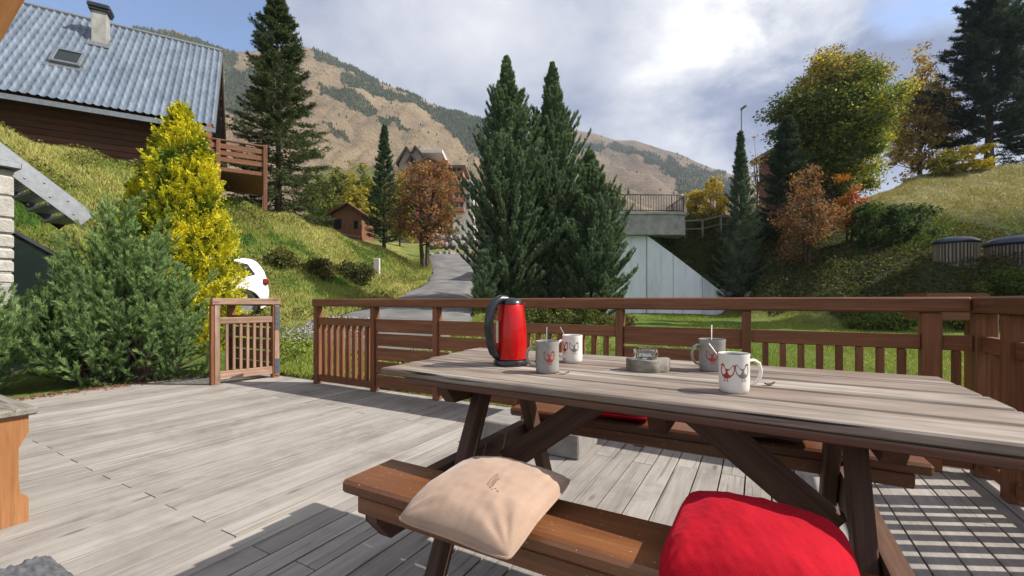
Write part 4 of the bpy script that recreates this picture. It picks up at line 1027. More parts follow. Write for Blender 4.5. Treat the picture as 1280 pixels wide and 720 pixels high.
# ------------------------------------------------------------------ stone house corner and outside stair (left)
def onu(px, py, u0):                             # where a sight line meets the upright plane u = u0
    d = P(px, py, 1.0) - Vector((0, 0, CAMH)); return Vector((0, 0, CAMH)) + d * (u0 / d.dot(UD))
WU = -8.73; we = onu(18, 212, WU); V1 = we.dot(VD); ztop = we.z
root = empty('stone_house', UV(WU - .3, V1 - 1.2, -.1), 'pale stone house corner at the left edge', 'house')
rs = random.Random(4); m = MB(); z = -.1
while z < ztop - .02:
    h = min(rs.uniform(.14, .30), ztop - z); h = h if ztop - z - h > .07 else ztop - z
    x = V1
    while x > V1 - 2.6:
        w = rs.uniform(.16, .5); d = rs.uniform(-.012, .02)
        m.uvbox(WU - .5, WU + d, x - w + .014, x, z + .007, z + h - .007, .022, rs.random(), 1); x -= w
    z += h
m.build('stone_wall', M['stone'], root)
MB().uvbox(WU - .46, WU - .02, V1 - 2.6, V1 - .02, -.1, ztop - .01, .01).build('mortar', M['concrete'], root)
MB().uvbox(WU - .6, WU + .09, V1 - 2.6, V1 + .05, ztop, ztop + .09, .01).build('coping', M['steel'], root)
# fascia of the roof overhead, top left corner
A_ = P(-15, 29, 4.8); B_ = P(7, -9, 4.8); m = MB(); m.beam(A_ + (A_ - B_) * 7, B_ + (B_ - A_) * 5, .06, .30, up=(0, -1, 0)); m.build('bargeboard', M['orangewood'], root)
q_ = (B_ - A_).normalized(); pn_ = Vector((-q_.z, 0, q_.x)); m = MB(); m.box((A_ + B_) / 2 + pn_ * .06 - q_ * .6 + Vector((0, -.98, 0)), (6.5, 1.9, .14), Matrix((q_, Vector((0, 1, 0)), q_.cross(Vector((0, 1, 0))))).transposed(), .01); m.build('roof', M['housewood'], root)

SU = -9.0
root = empty('metal_staircase', UV(SU - .5, V1 + .6, 0), 'galvanised outdoor staircase with perforated treads beside the stone wall', 'staircase')
s0 = onu(-60, 132, SU); s1 = onu(119, 268, SU); sdn_ = (s1 - s0).normalized(); sup = UD.cross(sdn_); sup = sup if sup.z > 0 else -sup
RSt = Matrix((sdn_, UD, sup)).transposed()
def stringer(a, b, h, nm, mt):
    m = MB(); m.box((a + b) / 2 - sup * h * .5, ((b - a).length, .02, h), RSt, .004); m.build(nm, mt, root); o = [x for x in root.children][-1]
    for i in range(1, 11):
        q = a.lerp(b, i / 11) - sup * h * (.3 if i % 2 else .7); m = MB().lathe([(0, .0), (.013, .0), (.013, .006), (.008, .011), (0, .012)], n=12)
        bo_ = m.build('bolt', M['chrome'], o, local=True); bo_.location = q - origin(root) + UD * .011; bo_.rotation_euler = UD.to_track_quat('Z', 'Y').to_euler()
stringer(s0, s1, .27, 'stringer', M['steel'])
stringer(s0 - UD * .95 - sup * .12, s1 - UD * .95 - sup * .12, .12, 'stringer', M['darkmetal'])
k = NT('perforated_steel'); g = k.attr('gc').outputs['Vector']
sp_ = k.n('SeparateXYZ', {0: g})
fx_ = k.math('SUBTRACT', k.math('FRACT', k.math('MULTIPLY', sp_.outputs[0], 17)), .5); fy_ = k.math('SUBTRACT', k.math('FRACT', k.math('MULTIPLY', sp_.outputs[1], 17)), .5)
hole = k.math('LESS_THAN', k.math('ADD', k.math('MULTIPLY', fx_, fx_), k.math('MULTIPLY', fy_, fy_)), .055)
M['perf'] = k.pr(k.mix(hole, (.13, .135, .15), (.5, .52, .5)), .5, .4)
nst = 8
for i in range(nst):
    q = s0.lerp(s1, (i + .5) / nst) - sup * .20 - UD * .475
    MB().box(q, (.90, .29, .035), RUV, .004, 0).build('tread', M['perf'], root)
GU = -9.1
g0 = onu(14, 290, GU); g1 = onu(112, 345, GU); v0_, v1_ = g0.dot(VD), g1.dot(VD)
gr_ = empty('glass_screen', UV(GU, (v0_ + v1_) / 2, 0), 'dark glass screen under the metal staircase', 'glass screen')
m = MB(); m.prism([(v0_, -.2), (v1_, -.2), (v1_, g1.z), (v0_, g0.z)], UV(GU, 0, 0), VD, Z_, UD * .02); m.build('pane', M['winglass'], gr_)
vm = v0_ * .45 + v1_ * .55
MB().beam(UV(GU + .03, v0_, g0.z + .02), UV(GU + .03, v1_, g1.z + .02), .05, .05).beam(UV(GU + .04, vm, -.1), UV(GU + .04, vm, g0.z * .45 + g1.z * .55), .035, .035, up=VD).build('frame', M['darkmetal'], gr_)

# ------------------------------------------------------------------ car
cp = gp(306, 10.9); car = empty('parked_car', (0, 0, 0), 'white hatchback parked half hidden behind the yellow conifer', 'car')
WR = .31
# side view: x forward (left in the picture), z up; rear axle at x = 0
prof = [(-.70, .30), (-.74, .42), (-.76, .62), (-.73, .80), (-.70, .93), (-.60, 1.18), (-.42, 1.38), (-.25, 1.455), (.3, 1.49), (.9, 1.48), (1.35, 1.41), (1.75, 1.20), (2.15, 1.0), (2.7, .93), (3.15, .82), (3.32, .62), (3.35, .38), (3.28, .24), (2.9, .2), (.5, .2), (-.4, .22)]
prof = [((x * .74 if x < 0 else x), z) for x, z in prof]
def halfw(z): return .87 if z < .95 else .87 - (z - .95) * .36
def archcut(x, z):                                 # wheel arches cut into the sill line
    for ax in (0, 2.58):
        if abs(x - ax) < .37: z = max(z, .31 + math.sqrt(max(0, .37 ** 2 - (x - ax) ** 2)))
    return z
xs = np.unique(np.concatenate([np.linspace(-.562, 3.35, 70), np.linspace(-.37, .37, 26), np.linspace(2.21, 2.95, 26)]))
up_p = [p for p in prof[:16]]; px_ = np.array([p[0] for p in up_p]); 
def topz(x):
    pts = [(-.562, .62)] + prof[3:16]
    return float(np.interp(x, [p[0] for p in pts], [p[1] for p in pts]))
def botz(x):
    pts = [(-.562, .60), (-.548, .42), (-.518, .30), (-.4, .22), (.5, .2), (2.9, .2), (3.28, .24), (3.35, .38)]
    return archcut(x, float(np.interp(x, [p[0] for p in pts], [p[1] for p in pts])))
secs = []; NS = 16
for x in xs:
    zt, zb = topz(x), botz(x); zt = max(zt, zb + .02); half = []
    for j in range(NS):
        t = j / (NS - 1)
        if t < .72: z = zb + (zt - zb) * (t / .72) ** .9 * .96; w = halfw(z) * (1 - .05 * (1 - min(1, (z - .2) / .4)) ** 2)
        else: q = (t - .72) / .28; z = zb + (zt - zb) * (.96 + .04 * math.sin(q * 1.5708)); w = halfw(z) * max(0.0, math.cos(q * 1.5707)) ** .6
        ef = min(1, (x + .60) / .30, (3.42 - x) / .5); w *= max(.55, 1 - .22 * (1 - max(0, ef)) ** 2)
        half.append((w, z))
    secs.append([(x, w, z) for w, z in half] + [(x, -w, z) for w, z in half[::-1]][1:])
n = len(secs[0]); V = [p for s in secs for p in s]
Fs = [[i * n + k_, (i + 1) * n + k_, (i + 1) * n + (k_ + 1) % n, i * n + (k_ + 1) % n] for i in range(len(secs) - 1) for k_ in range(n)]
Fs += [list(range(n)), [(len(secs) - 1) * n + k_ for k_ in range(n)][::-1]]
m = MB(); m.add(V, Fs, smooth=True); body = m.build('body', M['carwhite'], car, local=True)
def sidepatch(poly, mat, nm, y, parent=car, th=.012):
    for s in (1, -1):
        m = MB(); A = [(x, s * (halfw(z) * (1 - .0) + th * .35), z) for x, z in poly]; Bk = [(x, s * (halfw(z) - .02), z) for x, z in poly]; nn_ = len(poly)
        f0 = list(range(nn_)); f1 = [nn_ + i for i in range(nn_)]
        m.add(A + Bk, [f0, f1[::-1]] + [[i, nn_ + i, nn_ + (i + 1) % nn_, (i + 1) % nn_] for i in range(nn_)]); m.build(nm, mat, parent, local=True)
sidepatch([(-.10, 1.0), (-.26, 1.05), (-.10, 1.30), (.28, 1.39), (.30, 1.0)], M['carglass'], 'side_window', .8)
sidepatch([(.36, 1.0), (.34, 1.39), (.95, 1.38), (.99, .99)], M['carglass'], 'side_window', .8)
sidepatch([(1.05, .99), (1.01, 1.38), (1.28, 1.33), (1.72, 1.12), (1.80, 1.0)], M['carglass'], 'side_window', .8)
m = MB(); m.add([(-.50, -.6, 1.06), (-.50, .6, 1.06), (-.355, .52, 1.36), (-.355, -.52, 1.36), (-.46, -.6, 1.04), (-.46, .6, 1.04), (-.30, .52, 1.34), (-.30, -.52, 1.34)], [[0, 1, 2, 3], [7, 6, 5, 4], [0, 4, 5, 1], [1, 5, 6, 2], [2, 6, 7, 3], [3, 7, 4, 0]]); m.build('rear_window', M['carglass'], car, local=True)
for s in (1, -1):
    MB().box((-.47, s * .765, .88), (.15, .19, .15), None, .04).build('tail_light', M['tail'], car, local=True)
    for ax in (0, 2.58):
        wo_ = MB().lathe([(.17, -.10), (.28, -.1), (WR, -.075), (WR, .075), (.28, .10), (.2, .1), (.2, .06), (0, .06)], n=40)
        w = wo_.build('wheel', M['rubber'], car, local=True); w.location = (ax, s * .76, WR); w.rotation_euler = (-s * math.pi / 2, 0, 0)
        m = MB(); m.lathe([(.175, .072), (.205, .072), (.205, .098), (.175, .098)], n=40); m.lathe([(0, .07), (.05, .07), (.045, .1), (0, .1)], n=20)
        for j in range(10): a = j * .6283 + (.09 if j % 2 else -.09); m.beam((.03 * math.cos(a), .03 * math.sin(a), .088), (.185 * math.cos(a), .185 * math.sin(a), .088), .022, .014)
        m.build('rim', M['alloy'], w, local=True)
        m = MB(); aa = np.linspace(-.1, math.pi + .1, 26); m.tube([(.372 * math.cos(a), 0, .372 * math.sin(a)) for a in aa], .016, 6); ar = m.build('wheel_arch', M['rubber'], car, local=True); ar.location = (ax, s * .862, .31)
MB().box((-.53, 0, .36), (.1, 1.45, .16), None, .03).build('bumper', M['blackplastic'], car, local=True)
cyaw = math.radians(180 + 35)
car.rotation_euler = (0, 0, cyaw); car.location = (-6.93, 11.2, zz(397, 10.7))

# ------------------------------------------------------------------ bridge end, wing wall, fences, lamp, bins
BD = 21.95
root = empty('road_bridge', Vector((6, 22.5, .3)), 'grey concrete bridge end with iron railing, above a white wing wall', 'bridge')
xl = P(650, 0, BD).x; xr = P(858, 0, BD).x; zt_, zb_ = P(0, 266, BD).z, P(0, 294, BD).z
poly = [(xl, BD - .25), (P(800, 0, BD).x, BD - .22), (xr - .5, BD - .18), (xr - .1, BD - .05), (xr, BD + .3), (xr + .1, BD + 3.2), (xl, BD + 3.2)]
def vprism(m, poly, z0, z1): m.prism([(p[0], p[1]) for p in poly], (0, 0, z0), (1, 0, 0), (0, 1, 0), (0, 0, z1 - z0)); return m
vprism(MB(), poly, zb_, zt_ - .12).build('deck_slab', M['concrete'], root)
vprism(MB(), [(p[0] + (.06 if p[0] > 8 else 0), p[1] - (.06 if p[1] < BD + 1 else 0)) for p in poly], zt_ - .118, zt_).build('edge_beam', M['concrete'], root)
m = MB(); pth = [Vector((p[0], p[1] + (.12 if p[1] < BD + 1 else 0), 0)) for p in poly[:6]]; hz = P(0, 244, BD).z - zt_
for z in (hz, .1): m.tube([p + Z_ * (zt_ + z) for p in pth], .028, 6)
for a, b in zip(pth[:-1], pth[1:]):
    nn_ = max(1, int((b - a).length / .13))
    for i in range(nn_): q = a.lerp(b, i / nn_); m.tube([q + Z_ * zt_, q + Z_ * (zt_ + hz)], .011 if i % 12 else .026, 4, False)
m.build('iron_railing', M['darkmetal'], root)
root = empty('wing_wall', Vector((7.5, 22.1, .3)), 'white wing wall sloping down to the lawn below the bridge', 'wall')
xs_ = [P(p, 0, 22.0).x for p in (700, 809, 841.5, 878, 905, 921)]; zts = [P(0, y, 22.0).z for y in (294, 294.5, 318, 346, 367, 388)]
for i in range(5):
    a, b = xs_[i] + .012, xs_[i + 1] - .012; dy = -.08 if i == 0 else 0
    tz0, tz1 = np.interp([a, b], xs_, zts); m = MB(); m.prism([(a, -.3), (b, -.3), (b, tz1), (a, tz0)], (0, 22.0 - dy, 0), (1, 0, 0), (0, 0, 1), (0, .55, 0)); m.build('wall_panel', M['whitewall'], root)
root = empty('pole_fence', gp(880, 23.6), 'pale timber pole fence beside the bridge end', 'fence')
pp = [gp(p, d) for p, d in ((856, 23.4), (878, 23.7), (901, 24.0), (926, 24.4), (950, 24.8))]
for p in pp: MB().tube([p - Z_ * .3, p + Z_ * 1.0], .06, 8).build('post', M['greywood'], root)
m = MB(); m.tube([p + Z_ * .95 for p in pp], .05, 6); m.build('rail', M['greywood'], root)
m = MB(); m.tube([p + Z_ * .5 for p in pp], .04, 6); m.build('rail', M['greywood'], root)
lp = gp(927, 30.0); ltop = P(927, 137, 30.0)
root = empty('street_lamp', lp, 'tall grey street lamp above the small spruce', 'street lamp')
MB().tube([lp - Z_ * .3, lp + Z_ * 3, ltop], [.09, .075, .045], 10).build('pole', M['steel'], root)
MB().box(ltop + Vector((.02, -.22, .05)), (.16, .62, .12), None, .05).build('lamp_head', M['steel'], root)
for px, d, w, lb in ((1194.5, 17.2, 42, 'slatted waste container with dark domed lid, left one of two on the bank'), (1275, 16.6, 63, 'larger slatted waste container with dark domed lid, cut by the right edge')):
    base = P(px, 331 if px < 1200 else 334, d); R_ = w / 2 / F_ * d; Hh = (331 - 305) / F_ * d if px < 1200 else (334 - 307) / F_ * d
    root = empty('waste_container', base, lb, 'waste container', 'waste containers on the bank')
    MB().lathe([(0, -.6), (R_ + .05, -.6), (R_ + .05, .0), (0, .0)], n=36).build('plinth', M['concrete'], root, local=True)
    MB().lathe([(0, .005), (R_ * .95, .005), (R_ * .95, Hh), (0, Hh)], n=40).build('body', M['darkmetal'], root, local=True)
    m = MB(); ns = int(2 * math.pi * R_ / .105)
    for i in range(ns):
        a = 2 * math.pi * i / ns; m.box((math.cos(a) * (R_ * .95 + .016), math.sin(a) * (R_ * .95 + .016), Hh / 2), (.03, .055, Hh - .02), Matrix.Rotation(a, 3, 'Z'), .004)
    m.build('slats', M['lathe'] if 'lathe' in M else M['greywood'], root, local=True)
    lh = .42 if px > 1200 else .30
    MB().lathe([(R_ * 1.03, Hh + .01), (R_ * 1.06, Hh + .06), (R_ * .98, Hh + lh * .45), (R_ * .7, Hh + lh * .8), (R_ * .35, Hh + lh * .97), (0, Hh + lh)], n=44).build('lid', M['lid'], root, local=True)

# ------------------------------------------------------------------ hut, resort building, marker post, boulder wall
hb = gp(434, 28.5); root = empty('wooden_hut', hb, 'small brown timber hut with a gable roof on the bank', 'hut')
bz = zz(291, 28.5); zt_ = zz(267, 28.5); zr = zz(256, 28.5); xa, xb = P(416, 0, 28.5).x, P(452, 0, 28.5).x; xm = P(436, 0, 28.5).x
m = MB(); m.prism([(xa, bz - .6), (xb, bz - .6), (xb, zt_), (xm, zr), (xa, zt_)], (0, 28.5, 0), (1, 0, 0), (0, 0, 1), (0, 2.6, 0)); m.build('wall', M['hutwood'], root)
for s, xe in ((1, xb + .28), (-1, xa - .28)):
    ze = zr + (zt_ - zr) * (xe - xm) / ((xb if s > 0 else xa) - xm); MB().beam((xm, 29.7, zr + .06), (xe, 29.7, ze + .06), 3.0, .09, up=(0, 0, 1)).build('roof', M['housewood'], root)
MB().box((P(422, 0, 28.5).x, 28.49, zz(280, 28.5)), (.5, .06, .62), None, .01).build('window', M['winglass'], root)
MB().box((P(445, 0, 28.5).x, 28.49, zz(281, 28.5)), (.28, .06, .5), None, .01).build('window', M['winglass'], root)
MB().beam((P(416, 0, 28.2).x, 28.2, bz - .05), (P(450, 0, 28.2).x, 28.2, bz - .32), .1, .1).build('sill_beam', M['greywood'], root)

D_ = 74.0
M['terracotta'] = simple('terracotta_render', (.36, .13, .085), .85, 0, .15, .6)
M['taupe'] = simple('taupe_render', (.27, .235, .21), .85, 0, .15, .5)
M['pale'] = simple('pale_render', (.55, .5, .46), .85, 0, .12, .5)
def bb(m, px0, px1, y0, y1, d0, d1): m.box(((P(px0, 0, d0).x + P(px1, 0, d0).x) / 2, (d0 + d1) / 2, (zz(y0, d0) + zz(y1, d0)) / 2), (P(px1, 0, d0).x - P(px0, 0, d0).x, d1 - d0, abs(zz(y0, d0) - zz(y1, d0))), None, .03); return m
root = empty('apartment_building', Vector((P(545, 0, D_).x, D_ + 4, 6)), 'terracotta and taupe apartment building on the slope behind the rust-coloured tree', 'building')
bb(MB(), 499, 552, 203, 330, D_, D_ + 9).build('wall', M['taupe'], root)
bb(MB(), 520, 560, 200, 330, D_ - 2, D_ - .02).build('wall', M['terracotta'], root)
bb(MB(), 545, 579, 209, 330, D_ - 1, D_ + 8).build('wall', M['terracotta'], root)
bb(MB(), 566, 592, 228, 330, D_ - 4, D_ + 5).build('wall', M['pale'], root)
for a, b, c_, yt, yb in ((498, 508, 520, 183, 205), (511, 519, 533, 182, 203), (519, 535, 553, 196, 206)):
    dd = D_ - .3 if yt < 190 else D_ - 2.4
    xa, xm, xb = P(a - 1, 0, dd).x, P(b, 0, dd).x, P(c_ + 1, 0, dd).x
    m = MB(); m.prism([(P(a, 0, dd).x, zz(yb, dd)), (P(c_, 0, dd).x, zz(yb, dd)), (P(b, 0, dd).x, zz(yt + 2, dd))], (0, dd + .25, 0), (1, 0, 0), (0, 0, 1), (0, 6, 0)); m.build('gable', M['taupe'] if yt < 190 else M['terracotta'], root)
    m = MB(); m.beam((xm, dd + 3, zz(yt + 1, dd)), (xb + .3, dd + 3, zz(yb, dd)), 6.6, .25); m.beam((xm, dd + 3, zz(yt + 1, dd)), (xa - .3, dd + 3, zz(yb, dd)), 6.6, .25); m.build('roof', M['roofbrown'], root)
bb(MB(), 524, 553, 186, 191, D_ + 1, D_ + 7).build('roof', M['pale'], root)
bb(MB(), 542, 582, 206, 209, D_ - 2, D_ + 8.5).build('roof', M['roofbrown'], root); bb(MB(), 564, 590, 224.5, 228, D_ - 5, D_ + 5.5).build('roof', M['pale'], root)
for y in (206, 219, 232, 245):
    for px in (551, 559, 567, 574):
        if y < 222: bb(MB(), px - 2.2, px + 2.2, y + 5, y + 11, D_ - 1.08, D_ - .9).build('window', M['winglass'], root)
for y in (229, 241, 253):
    bb(MB(), 566, 580, y + 6, y + 11, D_ - 5, D_ - 4.02).build('balcony', M['terracotta'], root)
    for px in (571, 577, 585): bb(MB(), px - 2, px + 2, y + 1, y + 8, D_ - 4.12, D_ - 3.9).build('window', M['winglass'], root)
for px, y in ((504, 212), (514, 212), (504, 224), (514, 224), (527, 210), (536, 210), (545, 210), (527, 222), (536, 222), (504, 238), (514, 238), (548, 190)):
    dd = D_ if px < 520 else D_ - 2
    if y > 195: bb(MB(), px - 2.2, px + 2.2, y, y + 6, dd - .1, dd + .1).build('window', M['winglass'], root)
cb = gp(957, 36.0); root = empty('chalet', cb, 'red-brown chalet showing left of the big autumn tree', 'house')
bb(MB(), 1000, 1060, 172, 262, 36, 42).build('wall', M['terracotta2'], root); bb(MB(), 997, 1064, 166, 171.5, 35.4, 42.6).build('roof', M['roofbrown'], root)
bb(MB(), 1003, 1007, 186, 196, 35.9, 36.1).build('window', M['winglass'], root); bb(MB(), 1003, 1007, 208, 218, 35.9, 36.1).build('window', M['winglass'], root)

def hitground(px, py, d0=8, d1=40):
    for d in np.arange(d0, d1, .05):
        p = P(px, py, d)
        if p.z <= gz(p.x, p.y): return p
    return gp(px, d1)
mp_ = hitground(471, 343)
hgt = 20 / F_ * mp_.y; MB().box(mp_ + Z_ * (hgt / 2 - .15), (7.5 / F_ * mp_.y, .16, hgt + .3), None, .015).build('marker_post', M['pale'], None, mp_, label='short pale marker post standing in the bank grass', cat='post')
def rock(name, c, s, seed, parent=None, **kw):
    r = np.random.default_rng(seed); import bmesh
    bm = bmesh.new(); bmesh.ops.create_icosphere(bm, subdivisions=3, radius=1)
    V = np.array([v.co[:] for v in bm.verts]); Fv = np.array([[v.index for v in f.verts] for f in bm.faces]); bm.free()
    for _ in range(9):
        d = unit(r.normal(size=3)); q = V @ d; h = r.uniform(.62, .9); V = V - np.clip(q - h, 0, None)[:, None] * d[None] * .92
    V *= (1 + .05 * np.sin(V[:, :1] * 7 + seed)) ; V = V * np.array(s)
    return fast_mesh(name, V + np.array(c)[None], Fv, M['boulder'], parent, smooth=False, **kw)
root = empty('boulder_wall', gp(562, 33), 'wall of stacked grey boulders at the top of the road', 'stone wall')
q = 0
for row, (y, n_r) in enumerate(((319, 6), (307, 6), (297, 5))):
    for i in range(n_r):
        px = 536 + (i + .5 + .3 * (row % 2)) * 50 / n_r + random.uniform(-1.5, 1.5); c = P(px, y + random.uniform(-1.5, 1.5), 33.2 + .35 * row)
        rock('boulder', c, (.33 + random.uniform(-.05, .09), .4, .33 + random.uniform(-.05, .07)), 100 + q, root); q += 1
for i, (px, py, s) in enumerate(((914, 364, .22), (926, 362, .3), (938, 366, .2), (902, 361, .18))):
    p = hitground(px, py + 6, 18, 26); rock('boulder', p + Z_ * .1, (s * 1.4, s, s), 200 + i, None, label='pale boulder at the foot of the shaded bank beside the white wall', cat='boulder', group='boulders at the foot of the bank')
# ------------------------------------------------------------------ trees and shrubs
def spr(t): return np.clip(1 - t, 0, 1) ** .82 * np.clip((t + .1) / .16, 0, 1)
def aro(t): return np.clip((1 - t) * 1.7, 0, 1) ** .95 * np.clip((t + .25) / .4, 0, 1)
def base(px, d): return gp(px, d)
def topH(b, py): return zz(py, b.y) - b.z
SPA, SPB = (.035, .055, .024), (.10, .13, .055)
b = base(348, 21.5)
conifer('spruce', b, 'tall dark spruce beside the brown chalet, its tip beyond the top of the picture', 'tree', 31, topH(b, -14), 2.75, spr, 420, 30, .42, 11, .13, .035, (-.22, .5), (.12, .22), SPA, SPB, z0=.02, spread=.5, sw=1.0, upk=-.12, lumps=.3)
b = base(480, 27.5)
conifer('spruce', b, 'small slim spruce between the hut and the rust-coloured tree', 'tree', 32, topH(b, 158), 1.2, spr, 230, 18, .3, 9, .12, .035, (-.05, .6), (.05, .2), (.03, .06, .035), (.08, .13, .075), spread=.5, upk=0, lumps=.15)
AA, AB, AT = (.045, .082, .05), (.155, .22, .135), (.25, .32, .195)
for px, d, top, R, sd_, lb, nb in ((636, 14.6, 76, 1.55, 41, 'tallest left stone pine of three, right of the road', 420), (690, 15.4, 84, 1.46, 42, 'slim pointed middle stone pine of three in front of the bridge', 400), (738, 15.0, 193, 1.38, 43, 'shorter stone pine on the right of three, overlapping the white wing wall', 300)):
    b = base(px, d); b.z -= .1
    conifer('stone_pine', b, lb, 'tree', sd_, topH(b, top), R, aro, nb + 340, 34, .22, 22, .085, .02, (.0, 1.05), (.05, .55), AA, AB, AT, z0=.015, spread=.5, sw=.75, upk=.95, lumps=.32)
b = base(604, 13.6)
conifer('stone_pine', b, 'young low pine at the foot of the tallest stone pine', 'tree', 44, topH(b, 318), .5, lambda t: np.clip((1 - t) * 1.6, 0, 1) ** .6, 90, 18, .2, 14, .1, .015, (.3, 1.1), (0, .4), AA, AB, AT, spread=.42, upk=.4)
b = base(926, 21.6)
conifer('spruce', b, 'young spruce with upswept tips in front of the street lamp', 'tree', 51, topH(b, 168), 1.4, lambda t: np.clip(1 - t, 0, 1) ** .95 * np.clip((t + .1) / .2, 0, 1), 200, 20, .3, 13, .12, .028, (-.1, .9), (.1, .5), (.05, .08, .06), (.14, .19, .135), upk=.1, lumps=.25)
b = base(985, 22.8)
conifer('spruce', b, 'dark spruce growing against the left of the big autumn tree', 'tree', 52, topH(b, 148), 1.8, spr, 300, 22, .34, 10, .13, .034, (-.15, .6), (.1, .25), (.028, .048, .034), (.07, .105, .07), upk=-.05)
b = base(1236, 33.5)
conifer('pine', b, 'huge dark blue-green pine on the hilltop at the right edge', 'tree', 53, topH(b, -22), 4.0, lambda t: np.clip((1 - t) * 1.35, 0, 1) ** .75 * np.clip((t - .02) / .25, 0.3, 1), 260, 52, .62, 12, .26, .055, (-.18, .35), (.06, .3), (.02, .036, .034), (.055, .085, .078), z0=.16, spread=.5, sw=1.1, upk=.12, lumps=.45, trunk_r=.28)
b = base(1292, 34.5)
conifer('pine', b, 'dark conifer cut by the right edge behind the waste containers', 'tree', 54, topH(b, 62), 2.6, spr, 200, 26, .5, 10, .2, .05, (-.2, .4), (.1, .25), (.016, .03, .02), (.04, .065, .04), z0=.08)
for x, y, h_, R_, sd_ in ((21.5, 14.2, 15.5, 2.2, 56), (24.9, 15.4, 16.5, 2.2, 57), (18.6, 13.2, 6.5, 1.3, 58)):  # out-of-view spruces, added and sized to cast shade on the bank
    conifer('spruce', Vector((x, y, gz(x, y))), ('tall spruce', 'tallest spruce', 'low young spruce')[sd_ - 56] + ' on the bank beyond the right edge of the view', 'tree', sd_, h_, R_, spr, 300, 26, .42, 10, .16, .05, (-.2, .5), (.1, .22), SPA, SPB)
# golden conifer by the deck
b = Vector((P(227, 0, 7.5).x, 7.5, gz(P(227, 0, 7.5).x, 7.5) - .05))
root = empty('golden_thuja', b, 'bright yellow-green columnar conifer beside the car', 'tree')
r = np.random.default_rng(61); leaders = [(0, 0, 4.22, .86), (-.45, .1, 3.75, .52), (.33, -.05, 3.55, .52), (-.55, -.2, 2.9, .5), (.40, .1, 2.7, .44), (.1, -.4, 3.3, .5), (-.2, -.5, 2.5, .5), (.3, -.35, 2.2, .42)]
Vs, Cs = [], []; nT = 0
m = MB()
for lx, ly, lh, lr in leaders:
    nb = int(950 * lh / 4 * lr / .6); t = r.random(nb) ** .9; az = r.uniform(0, 6.28, nb)
    pr_ = np.clip((1 - t) * 1.5, 0, 1) ** .75 * np.clip((t + .35) / .5, 0, 1); rad = lr * pr_ * np.sqrt(r.uniform(.2, 1.05, nb)) * (1 + .10 * np.sin(az * 3 + t * 17 + lx * 9))
    S = np.stack([lx + rad * np.cos(az), ly + rad * np.sin(az), t * lh - .1], 1)
    D = unit(np.stack([np.cos(az) * .55, np.sin(az) * .55, np.full(nb, .8)], 1) + r.normal(0, .22, (nb, 3)))
    L = r.uniform(.14, .30, nb) * np.clip(.5 + pr_, .6, 1)
    nn = 20; f = r.random((nb, nn)); sd2 = unit(np.cross(D, r.normal(size=(nb, 3)))); sg = r.choice([-1, 1], (nb, nn))
    p = S[:, None] + D[:, None] * (L[:, None] * f)[..., None]
    nd = unit(D[:, None] * .75 + sd2[:, None] * (sg * .75)[..., None] + r.normal(0, .18, (nb, nn, 3)))
    ln = (.085 * (1.1 - .6 * f) * r.uniform(.6, 1.3, (nb, nn)))[..., None]; nv_ = unit(np.cross(D, sd2))[:, None]
    w = unit(np.cross(nd, nv_ + r.normal(0, .4, (nb, nn, 3)))) * .013
    V = np.stack([p, p + nd * ln * .5 + w, p + nd * ln, p + nd * ln * .5 - w], 2)
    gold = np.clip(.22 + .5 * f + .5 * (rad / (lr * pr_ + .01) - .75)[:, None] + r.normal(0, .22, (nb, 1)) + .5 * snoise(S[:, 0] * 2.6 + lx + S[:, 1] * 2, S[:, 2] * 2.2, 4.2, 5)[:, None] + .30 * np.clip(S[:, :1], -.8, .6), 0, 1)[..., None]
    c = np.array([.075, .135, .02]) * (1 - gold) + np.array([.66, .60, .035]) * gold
    Vs.append(V.reshape(-1, 3)); Cs.append(np.repeat(c[:, :, None], 4, 2).reshape(-1, 3))
    m.tube([(lx * .3, ly * .3, -.1), (lx * .8, ly * .8, lh * .4), (lx, ly, lh * .85)], [.05, .035, .01], 6)
m.build('trunk', M['bark'], root, local=True)
V = np.concatenate(Vs); fast_mesh('crown', V, np.arange(len(V)).reshape(-1, 4), M['leaf'], root, col=np.concatenate(Cs), local=True)

